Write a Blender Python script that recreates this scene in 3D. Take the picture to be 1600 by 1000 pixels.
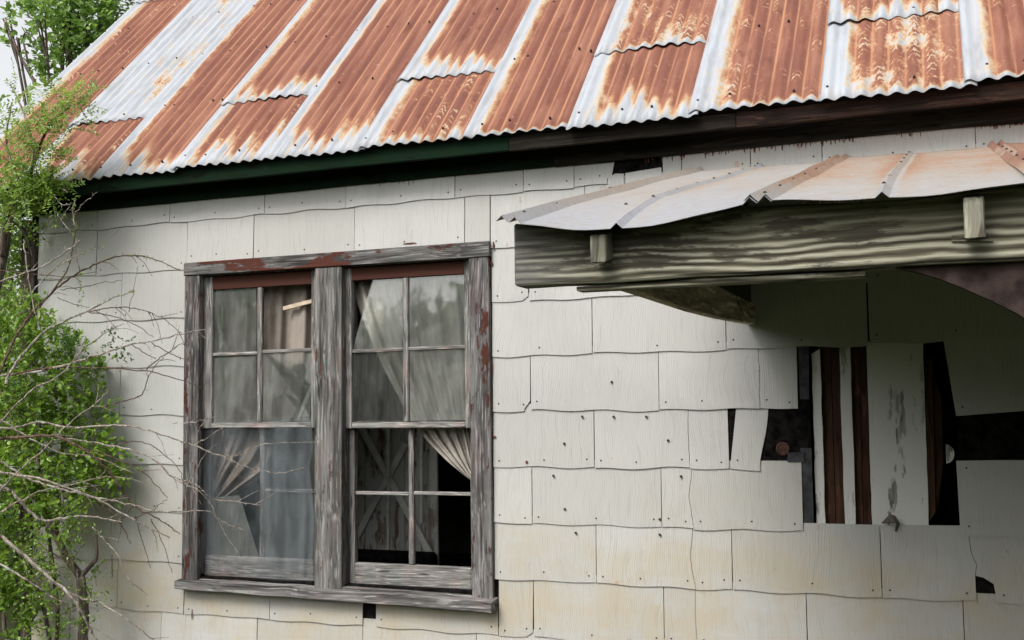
import bpy, bmesh, math, random
import numpy as np
from mathutils import Vector, Matrix

for o in list(bpy.data.objects): bpy.data.objects.remove(o)
SC = bpy.context.scene
COL = SC.collection
R = math.radians
rng = random.Random(7)
nr = np.random.RandomState(11)
DZ = 2.4                      # height of the course line level with the window head above the ground

# ------------------------------------------------------------------ camera
F_PX, YAW, PITCH, ROLL = 1740.1, 0.376702, 0.075908, -0.012688
CAM = np.array([2.8975, -5.0311, -0.7693 + DZ])
_f = np.array([-math.sin(YAW)*math.cos(PITCH), math.cos(YAW)*math.cos(PITCH), math.sin(PITCH)])
_r = np.array([math.cos(YAW), math.sin(YAW), 0.0]); _u = np.cross(_r, _f)
CR = _r*math.cos(ROLL) + _u*math.sin(ROLL); CU = -_r*math.sin(ROLL) + _u*math.cos(ROLL)
cd = bpy.data.cameras.new('camera'); cam = bpy.data.objects.new('camera', cd); COL.objects.link(cam)
cam.matrix_world = Matrix(((CR[0], CU[0], -_f[0], CAM[0]), (CR[1], CU[1], -_f[1], CAM[1]), (CR[2], CU[2], -_f[2], CAM[2]), (0, 0, 0, 1)))
cd.sensor_width = 36; cd.lens = F_PX/1600*36; cd.clip_start = 0.05; cd.clip_end = 2000
SC.camera = cam

# ------------------------------------------------------------------ sky, sun, exposure
SUN_EL, SUN_AZ = R(46), R(197)            # azimuth from +Y towards +X
w = bpy.data.worlds.new('World'); SC.world = w; w.use_nodes = True
nt = w.node_tree; nt.nodes.clear()
sky = nt.nodes.new('ShaderNodeTexSky'); sky.sky_type = 'NISHITA'; sky.sun_disc = False
sky.sun_elevation = SUN_EL; sky.sun_rotation = SUN_AZ; sky.dust_density = 4.0; sky.air_density = 1.0; sky.ozone_density = 1.0
hs = nt.nodes.new('ShaderNodeHueSaturation'); hs.inputs['Saturation'].default_value = 0.12
bg = nt.nodes.new('ShaderNodeBackground'); bg.inputs['Strength'].default_value = 0.15
wo = nt.nodes.new('ShaderNodeOutputWorld')
nt.links.new(sky.outputs[0], hs.inputs['Color']); nt.links.new(hs.outputs[0], bg.inputs['Color']); nt.links.new(bg.outputs[0], wo.inputs['Surface'])
sd = bpy.data.lights.new('sun', 'SUN'); sun = bpy.data.objects.new('sun', sd); COL.objects.link(sun)
sd.energy = 1.35; sd.angle = R(20); sd.color = (1.0, 0.965, 0.92)
sv = Vector((math.sin(SUN_AZ)*math.cos(SUN_EL), math.cos(SUN_AZ)*math.cos(SUN_EL), math.sin(SUN_EL)))
sun.rotation_euler = sv.to_track_quat('Z', 'Y').to_euler(); sun.location = sv*30
SC.view_settings.view_transform = 'Standard'; SC.view_settings.look = 'None'
SC.view_settings.exposure = 0.80; SC.view_settings.gamma = 1.0; SC.view_settings.use_curve_mapping = False

# ------------------------------------------------------------------ survey helpers (photo measurements -> metres on a given plane)
def ray(px, py): return CR*((px-800)/F_PX) - CU*((py-500)/F_PX) + _f
def at(px, py, Y=0.0):
    d = ray(px, py); t = (Y-CAM[1])/d[1]; return CAM + t*d
def xz(px, py, Y=0.0):
    p = at(px, py, Y); return (float(p[0]), float(p[2]))
def X(px, py, Y=0.0): return float(at(px, py, Y)[0])
def Z(px, py, Y=0.0): return float(at(px, py, Y)[2])

# ------------------------------------------------------------------ mesh helpers
def link(name, me, mat=None, parent=None, smooth=False, label=None):
    o = bpy.data.objects.new(name, me); COL.objects.link(o)
    if mat is not None: me.materials.append(mat)
    if smooth: me.polygons.foreach_set('use_smooth', [True]*len(me.polygons))
    if parent is not None: o.parent = parent
    if label: o['label'] = label
    return o
class MB:
    def __init__(s): s.v = []; s.f = []
    def add(s, v, f):
        b = len(s.v); s.v += [tuple(float(c) for c in p) for p in v]; s.f += [tuple(i+b for i in q) for q in f]
    def box(s, x0, x1, y0, y1, z0, z1):
        s.add([(x0,y0,z0),(x1,y0,z0),(x1,y1,z0),(x0,y1,z0),(x0,y0,z1),(x1,y0,z1),(x1,y1,z1),(x0,y1,z1)],
              [(0,3,2,1),(4,5,6,7),(0,1,5,4),(1,2,6,5),(2,3,7,6),(3,0,4,7)])
    def prism(s, poly, yf, yb):
        """poly of (x,z) seen from the front; yf/yb numbers or functions of z"""
        a = sum(poly[i][0]*poly[(i+1)%len(poly)][1]-poly[(i+1)%len(poly)][0]*poly[i][1] for i in range(len(poly)))
        if a < 0: poly = poly[::-1]
        n = len(poly); F = yf if callable(yf) else (lambda z: yf); B = yb if callable(yb) else (lambda z: yb)
        v = [(x, F(z), z) for x, z in poly] + [(x, B(z), z) for x, z in poly]
        s.add(v, [tuple(range(n)), tuple(range(2*n-1, n-1, -1))] + [(i, i+n, (i+1)%n+n, (i+1)%n) for i in range(n)])
    def tube(s, pts, r0, r1, sides=5, cap=True):
        pts = [np.array(p, float) for p in pts]; n = len(pts); rings = []
        for i, p in enumerate(pts):
            t = pts[min(i+1, n-1)]-pts[max(i-1, 0)]; t = t/(np.linalg.norm(t)+1e-9)
            a = np.cross(t, [0.31, 0.17, 0.93]); a /= (np.linalg.norm(a)+1e-9); b = np.cross(t, a)
            r = r0+(r1-r0)*i/max(1, n-1)
            rings.append([p+r*(a*math.cos(q*2*math.pi/sides)+b*math.sin(q*2*math.pi/sides)) for q in range(sides)])
        v = [q for g in rings for q in g]
        f = [(i*sides+j, i*sides+(j+1)%sides, (i+1)*sides+(j+1)%sides, (i+1)*sides+j) for i in range(n-1) for j in range(sides)]
        if cap: f += [tuple(range(sides))[::-1], tuple((n-1)*sides+j for j in range(sides))]
        s.add(v, f)
    def build(s, name, mat, parent=None, smooth=False, label=None, bevel=0):
        me = bpy.data.meshes.new(name); me.from_pydata(s.v, [], s.f); me.update()
        o = link(name, me, mat, parent, smooth, label)
        if bevel:
            m = o.modifiers.new('bevel', 'BEVEL'); m.width = bevel; m.segments = 1; m.limit_method = 'ANGLE'
        return o
def tag(o, label, cat, group=None, kind=None):
    if label: o['label'] = label
    if cat: o['category'] = cat
    if group: o['group'] = group
    if kind: o['kind'] = kind
    return o
def empty(name, loc=(0, 0, 0)):
    o = bpy.data.objects.new(name, None); COL.objects.link(o); o.location = loc; o.empty_display_size = 0.1; return o

# ------------------------------------------------------------------ material helper
class NM:
    def __init__(s, name):
        s.m = bpy.data.materials.new(name); s.m.use_nodes = True; s.t = s.m.node_tree; s.t.nodes.clear()
        s.out = s.t.nodes.new('ShaderNodeOutputMaterial'); s.b = s.t.nodes.new('ShaderNodeBsdfPrincipled')
        s.t.links.new(s.b.outputs[0], s.out.inputs['Surface'])
    def n(s, typ, **kw):
        x = s.t.nodes.new('ShaderNode'+typ)
        for k, v in kw.items(): setattr(x, k, v)
        return x
    def put(s, sock, v):
        if isinstance(v, bpy.types.NodeSocket): s.t.links.new(v, sock)
        elif isinstance(v, (tuple, list)) and len(v) == 3 and sock.type == 'RGBA': sock.default_value = (*v, 1)
        else: sock.default_value = v
    def coord(s, scale=(1,1,1), kind='Object', rand=0.0):
        c = s.n('TexCoord').outputs[kind]
        if rand:
            oi = s.n('ObjectInfo').outputs['Random']; c = s.vm('ADD', c, s.vm('SCALE', s.comb(oi, oi, oi), None, rand))
        return s.vm('MULTIPLY', c, scale)
    def comb(s, x, y, z):
        q = s.n('CombineXYZ')
        for i, v in enumerate((x, y, z)): s.put(q.inputs[i], v)
        return q.outputs[0]
    def sep(s, v):
        q = s.n('SeparateXYZ'); s.put(q.inputs[0], v); return q.outputs
    def vm(s, op, a, b=None, sc=None):
        q = s.n('VectorMath', operation=op); s.put(q.inputs[0], a)
        if b is not None: s.put(q.inputs[1], b)
        if sc is not None: s.put(q.inputs['Scale'], sc)
        return q.outputs[0]
    def ma(s, op, a, b=0.0, c=None, clamp=False):
        q = s.n('Math', operation=op, use_clamp=clamp); s.put(q.inputs[0], a); s.put(q.inputs[1], b)
        if c is not None: s.put(q.inputs[2], c)
        return q.outputs[0]
    def noise(s, vec, scale=5, detail=4, rough=.55, dist=0.0):
        q = s.n('TexNoise'); s.put(q.inputs['Vector'], vec); q.inputs['Scale'].default_value = scale; q.inputs['Detail'].default_value = detail
        q.inputs['Roughness'].default_value = rough; q.inputs['Distortion'].default_value = dist; return q.outputs[0]
    def voro(s, vec, scale=5, feature='F1'):
        q = s.n('TexVoronoi', feature=feature); s.put(q.inputs['Vector'], vec); q.inputs['Scale'].default_value = scale; return q.outputs['Distance']
    def step(s, v, a, b):
        q = s.n('MapRange', interpolation_type='SMOOTHSTEP'); s.put(q.inputs[0], v); s.put(q.inputs[1], a); s.put(q.inputs[2], b); return q.outputs[0]
    def ramp(s, fac, stops, interp='LINEAR'):
        q = s.n('ValToRGB'); q.color_ramp.interpolation = interp; e = q.color_ramp.elements
        while len(e) < len(stops): e.new(0.5)
        for i, (p, c) in enumerate(stops): e[i].position = p; e[i].color = (*c, 1)
        s.put(q.inputs[0], fac); return q.outputs[0]
    def mix(s, fac, a, b, blend='MIX'):
        q = s.n('Mix', data_type='RGBA', blend_type=blend); s.put(q.inputs[0], fac); s.put(q.inputs[6], a); s.put(q.inputs[7], b); return q.outputs[2]
    def attr(s, name):
        q = s.n('Attribute', attribute_type='OBJECT', attribute_name=name); return q.outputs['Fac']
    def bump(s, h, strength=.4, dist=.002):
        q = s.n('Bump'); q.inputs['Strength'].default_value = strength; q.inputs['Distance'].default_value = dist; s.put(q.inputs['Height'], h)
        s.t.links.new(q.outputs[0], s.b.inputs['Normal'])
    def done(s, col, rough=.8, spec=.3, metal=0.0):
        s.put(s.b.inputs['Base Color'], col); s.put(s.b.inputs['Roughness'], rough); s.put(s.b.inputs['Specular IOR Level'], spec); s.put(s.b.inputs['Metallic'], metal)
        return s.m

# ---- painted asbestos-cement shingle with embossed vertical grain
def mat_shingle():
    m = NM('shingle_paint')
    g = m.coord(rand=37.0)
    warp = m.noise(m.vm('MULTIPLY', g, (3.0, 1, 2.2)), 1.0, 2)
    gx = m.vm('ADD', g, m.comb(m.ma('MULTIPLY', warp, 0.16), 0.0, 0.0))
    ridge = m.noise(m.vm('MULTIPLY', gx, (150, 4, 6)), 1.0, 3, .6)
    r2 = m.noise(m.vm('MULTIPLY', gx, (70, 4, 3)), 1.0, 2)
    w = m.n('TexWave', wave_type='BANDS', bands_direction='X'); m.put(w.inputs[0], gx); w.inputs['Scale'].default_value = 34; w.inputs['Distortion'].default_value = 1.2
    w.inputs['Detail'].default_value = 2; w.inputs['Detail Scale'].default_value = .6
    h = m.ma('ADD', m.ma('MULTIPLY', ridge, .7), m.ma('ADD', m.ma('MULTIPLY', r2, .5), m.ma('MULTIPLY', w.outputs['Fac'], .35)))
    wc = m.coord()
    big = m.noise(m.vm('MULTIPLY', wc, (1.1, 1, 1.6)), 1.0, 5, .6)
    ori = m.n('ObjectInfo').outputs['Random']
    base = m.mix(ori, (.385, .378, .352), (.45, .446, .428))
    base = m.mix(m.step(big, .40, .72), base, (.375, .371, .352))
    # yellowed and dusty towards the lower courses: splash dirt with its own shape
    hz = m.sep(wc)[2]; hx = m.sep(wc)[0]
    low = m.step(m.ma('ADD', hz, m.ma('MULTIPLY', m.noise(m.vm('MULTIPLY', wc, (2.0, 1, 5)), 1.0, 4), .5)), 1.65, .95)
    st = m.ma('MULTIPLY', low, m.step(m.noise(m.vm('MULTIPLY', wc, (2.6, 1, 4)), 1.0, 5, .65), .35, .7))
    base = m.mix(m.ma('MULTIPLY', st, .75), base, (.40, .335, .225))
    # grey vertical wash marks
    wash = m.noise(m.vm('MULTIPLY', wc, (22, 1, 1.3)), 1.0, 5, .6)
    base = m.mix(m.ma('MULTIPLY', m.step(wash, .52, .78), .28), base, (.36, .345, .31))
    # rust freckles and specks
    sp = m.noise(m.vm('MULTIPLY', g, (1, 1, .6)), 26.0, 3, .5)
    base = m.mix(m.ma('MULTIPLY', m.step(sp, .71, .76), .55), base, (.36, .20, .10))
    fine = m.step(ridge, .28, .5)
    base = m.mix(m.ma('MULTIPLY', m.ma('SUBTRACT', 1.0, fine), .34), base, (.26, .255, .235))
    m.bump(h, .5, .0038)
    return m.done(base, .82, .25)
# ---- weathered wood: axis 'X' or 'Z' for the grain, with peeling paint
def mat_wood(name, grey, dark, paint, amount, axis='Z', scale=1.0, bump=.9, paint2=None, rough=.9):
    m = NM(name)
    a = {'X': (1.6, 26, 26), 'Z': (26, 26, 1.6), 'Y': (26, 1.6, 26)}[axis]
    g = m.coord(tuple(q*scale for q in a), rand=21.0)
    wob = m.noise(m.coord((2.2, 2.2, 2.2), rand=9.0), 1.0, 2)
    g = m.vm('ADD', g, m.vm('SCALE', m.comb(wob, wob, wob), None, 1.3))
    g1 = m.noise(g, 1.0, 6, .62); g2 = m.noise(g, 4.0, 4, .6)
    c = m.mix(m.step(g1, .32, .66), dark, grey)
    c = m.mix(m.ma('MULTIPLY', m.step(g2, .52, .70), .7), c, tuple(min(1, q*2.0) for q in grey))
    c = m.mix(m.ma('MULTIPLY', m.step(g2, .44, .30), .8), c, tuple(q*.45 for q in dark))
    tn = m.noise(m.coord((9, 9, 4), rand=31.0), 1.0, 3)
    c = m.mix(m.ma('MULTIPLY', m.step(tn, .5, .7), .45), c, m.mix(1.0, c, (1.25, .92, .86), 'MULTIPLY'))
    c = m.mix(m.ma('MULTIPLY', m.step(tn, .48, .3), .45), c, m.mix(1.0, c, (.90, 1.06, .98), 'MULTIPLY'))
    crack = m.step(m.noise(m.vm('MULTIPLY', g, (1.6, 1.6, 1.6) if axis else 1), 1.0, 2), .36, .30)
    c = m.mix(m.ma('MULTIPLY', crack, .75), c, tuple(q*.25 for q in dark))
    pa = {'X': (3.2, 11, 11), 'Z': (11, 11, 3.2), 'Y': (11, 3.2, 11)}[axis]
    pn = m.noise(m.coord(pa, rand=15.0), 1.0, 7, .68)
    pm = m.step(m.ma('ADD', pn, m.ma('MULTIPLY', m.ma('SUBTRACT', g1, .5), .35)), 1.0-amount, 1.0-amount+.05)
    pc = paint if paint2 is None else m.mix(m.step(m.noise(m.coord((3, 3, 3), rand=5.0), 1.0, 3), .4, .6), paint, paint2)
    c = m.mix(pm, c, pc)
    h = m.ma('ADD', m.ma('ADD', m.ma('MULTIPLY', g1, .8), m.ma('MULTIPLY', g2, .25)), m.ma('SUBTRACT', m.ma('MULTIPLY', pm, .35), m.ma('MULTIPLY', crack, .5)))
    m.bump(h, bump, .006)
    return m.done(c, rough, .12)
# ---- corrugated galvanised sheet, rust pattern driven by sheet UV (metres) and per-sheet properties
def mat_sheet():
    m = NM('corrugated_rust')
    uv = m.n('UVMap').outputs[0]
    oi = m.n('ObjectInfo').outputs['Random']
    uvr = m.vm('ADD', uv, m.vm('SCALE', m.comb(oi, oi, oi), None, 61.0))
    u, v, _ = m.sep(uv)
    ph = m.ma('ADD', m.ma('MULTIPLY', u, 1/.0702), m.attr('phase'))
    cor = m.ma('SINE', m.ma('MULTIPLY', ph, 2*math.pi))
    cell = m.ma('FLOOR', m.ma('ADD', ph, .25)); fr = m.ma('FRACT', m.ma('ADD', ph, .25))
    wn = m.n('TexWhiteNoise', noise_dimensions='2D'); m.put(wn.inputs['Vector'], m.comb(cell, m.ma('MULTIPLY', oi, 97.0), 0.0)); fin = wn.outputs['Value']
    nb = m.noise(m.vm('MULTIPLY', uvr, (5.0, 2.2, 1)), 1.0, 5, .62)
    nm = m.noise(m.vm('MULTIPLY', uvr, (24, 9, 1)), 1.0, 5, .68)
    nf = m.noise(m.vm('MULTIPLY', uvr, (95, 60, 1)), 1.0, 4, .7)
    stk = m.noise(m.vm('MULTIPLY', uvr, (34, .9, 1)), 1.0, 4, .65)
    wl = m.attr('white_left'); wb = m.attr('white_bottom'); ru = m.attr('rust')
    uu = m.ma('ADD', u, m.ma('ADD', m.ma('MULTIPLY', m.ma('SUBTRACT', nm, .5), .09), m.ma('MULTIPLY', m.ma('SUBTRACT', nb, .5), .06)))
    L = m.step(uu, m.ma('MULTIPLY', wl, .50), m.ma('ADD', m.ma('MULTIPLY', wl, 1.1), .055))
    vn = m.ma('ADD', m.ma('MULTIPLY', m.ma('SUBTRACT', fin, .5), .95), m.ma('ADD', m.ma('MULTIPLY', m.ma('SUBTRACT', nb, .5), 2.2), m.ma('ADD', m.ma('MULTIPLY', m.ma('SUBTRACT', nm, .5), 1.0), m.ma('MULTIPLY', cor, -.16))))
    vv = m.ma('ADD', v, m.ma('MULTIPLY', vn, wb))
    B = m.step(vv, m.ma('MULTIPLY', wb, .10), m.ma('ADD', m.ma('MULTIPLY', wb, 1.40), .015))
    pat = m.ma('ADD', m.ma('MULTIPLY', nb, .66), m.ma('ADD', m.ma('MULTIPLY', nm, .40), m.ma('ADD', m.ma('MULTIPLY', nf, .22), m.ma('MULTIPLY', cor, .03))))
    tt = m.ma('ADD', pat, m.ma('SUBTRACT', ru, .5))
    P = m.step(tt, .46, .76)
    # crescent-shaped scuffs where the zinc wears off crest by crest
    arc = m.ma('SINE', m.ma('ADD', m.ma('MULTIPLY', v, 130.0), m.ma('ADD', m.ma('MULTIPLY', cor, -1.6), m.ma('ADD', m.ma('MULTIPLY', nm, 22.0), m.ma('MULTIPLY', fin, 9.0)))))
    zone = m.ma('MULTIPLY', m.ma('MULTIPLY', m.step(tt, .90, .74), m.step(m.noise(m.vm('MULTIPLY', uvr, (9, 6, 1)), 1.0, 3), .46, .60)), m.step(cor, -.85, .0))
    P = m.ma('MULTIPLY', P, m.ma('SUBTRACT', 1.0, m.ma('MULTIPLY', m.ma('MULTIPLY', m.step(arc, .0, .95), zone), .70)))
    M = m.ma('MULTIPLY', m.ma('MULTIPLY', L, B), P)
    M = m.ma('ADD', M, m.ma('MULTIPLY', m.ma('SUBTRACT', nf, .5), m.ma('MULTIPLY', m.ma('SUBTRACT', 1.0, m.ma('ABSOLUTE', m.ma('SUBTRACT', M, .5))), .45)), clamp=True)
    zc = m.mix(m.step(m.noise(m.vm('MULTIPLY', uvr, (18, 2.5, 1)), 1.0, 6, .7), .40, .70), (.33, .352, .385), (.235, .245, .262))
    zc = m.mix(m.ma('MULTIPLY', m.step(nm, .52, .70), .55), zc, (.36, .335, .29))
    rc = m.ramp(M, [(.10, (.37, .355, .33)), (.30, (.39, .31, .205)), (.50, (.33, .175, .092)), (.70, (.205, .082, .049)), (1.0, (.165, .066, .046))])
    c = m.mix(m.step(M, .06, .22), zc, rc)
    tone = m.noise(m.vm('MULTIPLY', uvr, (12, 1.5, 1)), 1.0, 5, .65)
    c = m.mix(m.ma('MULTIPLY', m.step(tone, .42, .66), m.ma('MULTIPLY', M, .7)), c, (.27, .130, .088))
    c = m.mix(m.ma('MULTIPLY', m.step(tone, .46, .30), m.ma('MULTIPLY', M, .7)), c, (.135, .060, .052))
    dk = m.step(m.noise(m.vm('MULTIPLY', uvr, (9, 4, 1)), 1.0, 6, .7), .56, .70)
    c = m.mix(m.ma('MULTIPLY', dk, m.ma('MULTIPLY', M, .6)), c, (.10, .042, .029))
    sc = m.noise(m.vm('MULTIPLY', uvr, (30, 40, 1)), 1.0, 5, .72)
    c = m.mix(m.ma('MULTIPLY', m.step(sc, .62, .70), m.ma('MULTIPLY', M, .6)), c, (.40, .31, .25))
    # orange run lines in the valleys
    vl = m.ma('MULTIPLY', m.step(m.ma('ABSOLUTE', m.ma('SUBTRACT', m.ma('ABSOLUTE', m.ma('SUBTRACT', fr, .5)), .5)), .10, .03), m.step(stk, .36, .56))
    c = m.mix(m.ma('MULTIPLY', vl, m.ma('ADD', .15, m.ma('MULTIPLY', M, .6))), c, (.38, .195, .105))
    m.bump(m.ma('ADD', m.ma('MULTIPLY', nf, .6), m.ma('MULTIPLY', M, .25)), .25, .002)
    rr = m.ma('ADD', m.ma('MULTIPLY', M, .32), .52)
    return m.done(c, rr, m.ma('SUBTRACT', .45, m.ma('MULTIPLY', M, .3)))
# ---- thick old beam: cathedral grain with flaking olive paint
def mat_beam():
    m = NM('beam_wood'); g = m.coord((1, 1, 1))
    wv = m.noise(m.vm('MULTIPLY', g, (2.2, 4, 6)), 1.0, 3, .5)
    rings = m.n('TexWave', wave_type='BANDS', bands_direction='Z'); m.put(rings.inputs[0], m.vm('ADD', m.vm('MULTIPLY', g, (.02, .2, 1)), m.comb(0.0, 0.0, m.ma('MULTIPLY', wv, .07))))
    rings.inputs['Scale'].default_value = 15.0; rings.inputs['Distortion'].default_value = .6; rings.inputs['Detail'].default_value = 2; rings.inputs['Detail Scale'].default_value = 1.2
    fi = m.noise(m.vm('MULTIPLY', g, (2.2, 70, 95)), 1.0, 6, .68)
    blotch = m.noise(m.vm('MULTIPLY', g, (3.0, 9, 13)), 1.0, 6, .7)
    lowz = m.step(m.sep(g)[2], 2.06, 2.00)
    r = m.ma('ADD', m.ma('MULTIPLY', rings.outputs['Fac'], m.ma('ADD', .16, m.ma('MULTIPLY', lowz, .28))), m.ma('ADD', m.ma('MULTIPLY', fi, .62), m.ma('MULTIPLY', m.ma('SUBTRACT', 1.0, lowz), .13)))
    c = m.ramp(r, [(.28, (.028, .025, .018)), (.40, (.085, .079, .054)), (.54, (.165, .156, .104)), (.72, (.33, .32, .25))])
    c = m.mix(m.ma('MULTIPLY', m.step(blotch, .55, .62), .85), c, (.048, .042, .030))
    c = m.mix(m.ma('MULTIPLY', m.step(fi, .36, .28), .9), c, (.022, .019, .014))
    gr = m.step(m.ma('ADD', m.sep(g)[0], m.ma('MULTIPLY', fi, .35)), 2.25, 1.95)
    c = m.mix(m.ma('MULTIPLY', gr, .85), c, m.ramp(fi, [(.34, (.045, .043, .040)), (.50, (.13, .128, .12)), (.66, (.26, .255, .24))]))
    m.bump(m.ma('ADD', m.ma('MULTIPLY', rings.outputs['Fac'], .3), m.ma('MULTIPLY', fi, 1.0)), 1.0, .006)
    return m.done(c, .9, .2)
# ---- porch sheet
def mat_porch():
    m = NM('porch_sheet_metal')
    uv = m.n('UVMap').outputs[0]; u, v, _ = m.sep(uv)
    oi = m.n('ObjectInfo').outputs['Random']
    uvr = m.vm('ADD', uv, m.vm('SCALE', m.comb(oi, oi, oi), None, 17.0))
    n1 = m.noise(m.vm('MULTIPLY', uvr, (6, 2.6, 1)), 1.0, 7, .72)
    n2 = m.noise(m.vm('MULTIPLY', uvr, (75, 26, 1)), 1.0, 5, .72)
    n3 = m.noise(m.vm('MULTIPLY', uvr, (9, 46, 1)), 1.0, 4, .65)
    ru = m.attr('rust')
    d = m.ma('MINIMUM', m.ma('ABSOLUTE', m.ma('SUBTRACT', u, .318)), m.ma('ADD', m.ma('ABSOLUTE', m.ma('SUBTRACT', u, .03)), .03))
    cr = m.step(m.ma('ADD', d, m.ma('MULTIPLY', n1, .08)), .13, .05)
    f = m.ma('ADD', m.ma('ADD', m.ma('MULTIPLY', n1, .55), m.ma('MULTIPLY', n2, .50)), m.ma('ADD', m.ma('MULTIPLY', cr, .15), m.ma('ADD', m.ma('MULTIPLY', n3, .35), m.ma('SUBTRACT', ru, .83))))
    f = m.ma('SUBTRACT', f, m.ma('MULTIPLY', m.step(d, .030, .016), .22))
    f = m.ma('MULTIPLY', f, m.ma('ADD', .62, m.ma('MULTIPLY', m.step(v, .0, .9), .38)))
    c = m.ramp(f, [(.14, (.27, .295, .345)), (.36, (.30, .298, .295)), (.50, (.30, .262, .222)), (.62, (.30, .185, .12)), (.85, (.19, .078, .05))])
    sp1 = m.noise(m.vm('MULTIPLY', uvr, (42, 70, 1)), 1.0, 5, .75)
    c = m.mix(m.ma('MULTIPLY', m.step(sp1, .50, .62), .45), c, (.27, .205, .155))
    c = m.mix(m.ma('MULTIPLY', m.step(sp1, .44, .32), .6), c, (.325, .335, .35))
    c = m.mix(m.ma('MULTIPLY', m.step(m.noise(m.vm('MULTIPLY', uvr, (14, 90, 1)), 1.0, 4, .7), .55, .68), .4), c, (.24, .165, .12))
    dent = m.noise(m.vm('MULTIPLY', uvr, (5, 3.5, 1)), 1.0, 3)
    m.bump(m.ma('ADD', m.ma('MULTIPLY', dent, 3.0), m.ma('MULTIPLY', n2, .25)), .5, .010)
    c = m.mix(1.0, c, (.93, .93, .93), 'MULTIPLY')
    return m.done(c, .6, .35)
def plain(name, col, rough=.8, var=.25, sc=6.0, spec=.25, bump=0.0):
    m = NM(name); n = m.noise(m.coord((1, 1, 1), rand=13.0), sc, 5, .6)
    c = m.mix(m.step(n, .3, .7), tuple(q*(1-var) for q in col), tuple(min(1, q*(1+var)) for q in col))
    if bump: m.bump(n, bump, .01)
    return m.done(c, rough, spec)
def mat_glass(name, dust, tint=(.55, .56, .52)):
    m = NM(name); t = m.t
    tr = m.n('BsdfTransparent'); tr.inputs[0].default_value = (.93, .95, .94, 1)
    gl = m.n('BsdfGlossy'); gl.inputs['Roughness'].default_value = 0.03; gl.inputs[0].default_value = (1, 1, 1, 1)
    bn = m.n('Bump'); bn.inputs['Strength'].default_value = .06; bn.inputs['Distance'].default_value = .02; m.put(bn.inputs['Height'], m.noise(m.coord((1, 1, 1), rand=9.), 4.0, 2)); t.links.new(bn.outputs[0], gl.inputs['Normal'])
    fr = m.n('Fresnel'); fr.inputs[0].default_value = 1.5
    mx = m.n('MixShader'); m.put(mx.inputs[0], m.ma('MULTIPLY', fr.outputs[0], 1.5, clamp=True)); t.links.new(tr.outputs[0], mx.inputs[1]); t.links.new(gl.outputs[0], mx.inputs[2])
    di = m.n('BsdfDiffuse'); di.inputs[0].default_value = (*tint, 1)
    g = m.coord((1, 1, 1), rand=11.0)
    d = m.ma('ADD', m.ma('MULTIPLY', m.noise(m.vm('MULTIPLY', g, (7, 7, 4)), 1.0, 6, .7), .9), m.ma('MULTIPLY', m.noise(m.vm('MULTIPLY', g, (60, 60, 9)), 1.0, 3), .4))
    dm = m.ma('MULTIPLY', m.step(d, .42, .95), dust)
    m2 = m.n('MixShader'); m.put(m2.inputs[0], m.ma('ADD', dm, dust*.25)); t.links.new(mx.outputs[0], m2.inputs[1]); t.links.new(di.outputs[0], m2.inputs[2])
    t.links.new(m2.outputs[0], m.out.inputs['Surface']); t.nodes.remove(m.b); return m.m
def mat_cloth(name, col, dark, trans=.35, alpha=0.0):
    m = NM(name); t = m.t; g = m.coord((1, 1, 1))
    st = m.noise(m.vm('MULTIPLY', g, (5, 5, 2.5)), 1.0, 5, .65); fine = m.noise(m.vm('MULTIPLY', g, (300, 300, 300)), 1.0, 1)
    c = m.mix(m.step(st, .38, .7), col, dark); c = m.mix(m.ma('MULTIPLY', fine, .25), c, tuple(q*.6 for q in dark))
    di = m.n('BsdfDiffuse'); m.put(di.inputs[0], c); tl = m.n('BsdfTranslucent'); m.put(tl.inputs[0], c)
    mx = m.n('MixShader'); mx.inputs[0].default_value = trans; t.links.new(di.outputs[0], mx.inputs[1]); t.links.new(tl.outputs[0], mx.inputs[2])
    o = mx
    if alpha:
        tr = m.n('BsdfTransparent'); o = m.n('MixShader'); m.put(o.inputs[0], m.ma('ADD', alpha, m.ma('MULTIPLY', m.ma('SUBTRACT', st, .5), .5), clamp=True)); t.links.new(mx.outputs[0], o.inputs[1]); t.links.new(tr.outputs[0], o.inputs[2])
    t.links.new(o.outputs[0], m.out.inputs['Surface']); t.nodes.remove(m.b); return m.m
def mat_leaf(name, c1, c2, c3):
    m = NM(name); t = m.t
    ri = m.n('NewGeometry').outputs['Random Per Island']
    n = m.noise(m.coord((1, 1, 1)), 3.0, 3)
    c = m.ramp(m.ma('ADD', m.ma('MULTIPLY', ri, .6), m.ma('MULTIPLY', n, .4)), [(.15, c1), (.5, c2), (.85, c3)])
    p = m.b; m.put(p.inputs['Base Color'], c); p.inputs['Roughness'].default_value = .32; p.inputs['Specular IOR Level'].default_value = .5
    tl = m.n('BsdfTranslucent'); m.put(tl.inputs[0], m.mix(.5, c, tuple(min(1, q*1.5) for q in c3)))
    mx = m.n('MixShader'); mx.inputs[0].default_value = .42; t.links.new(p.outputs[0], mx.inputs[1]); t.links.new(tl.outputs[0], mx.inputs[2]); t.links.new(mx.outputs[0], m.out.inputs['Surface']); return m.m

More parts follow.
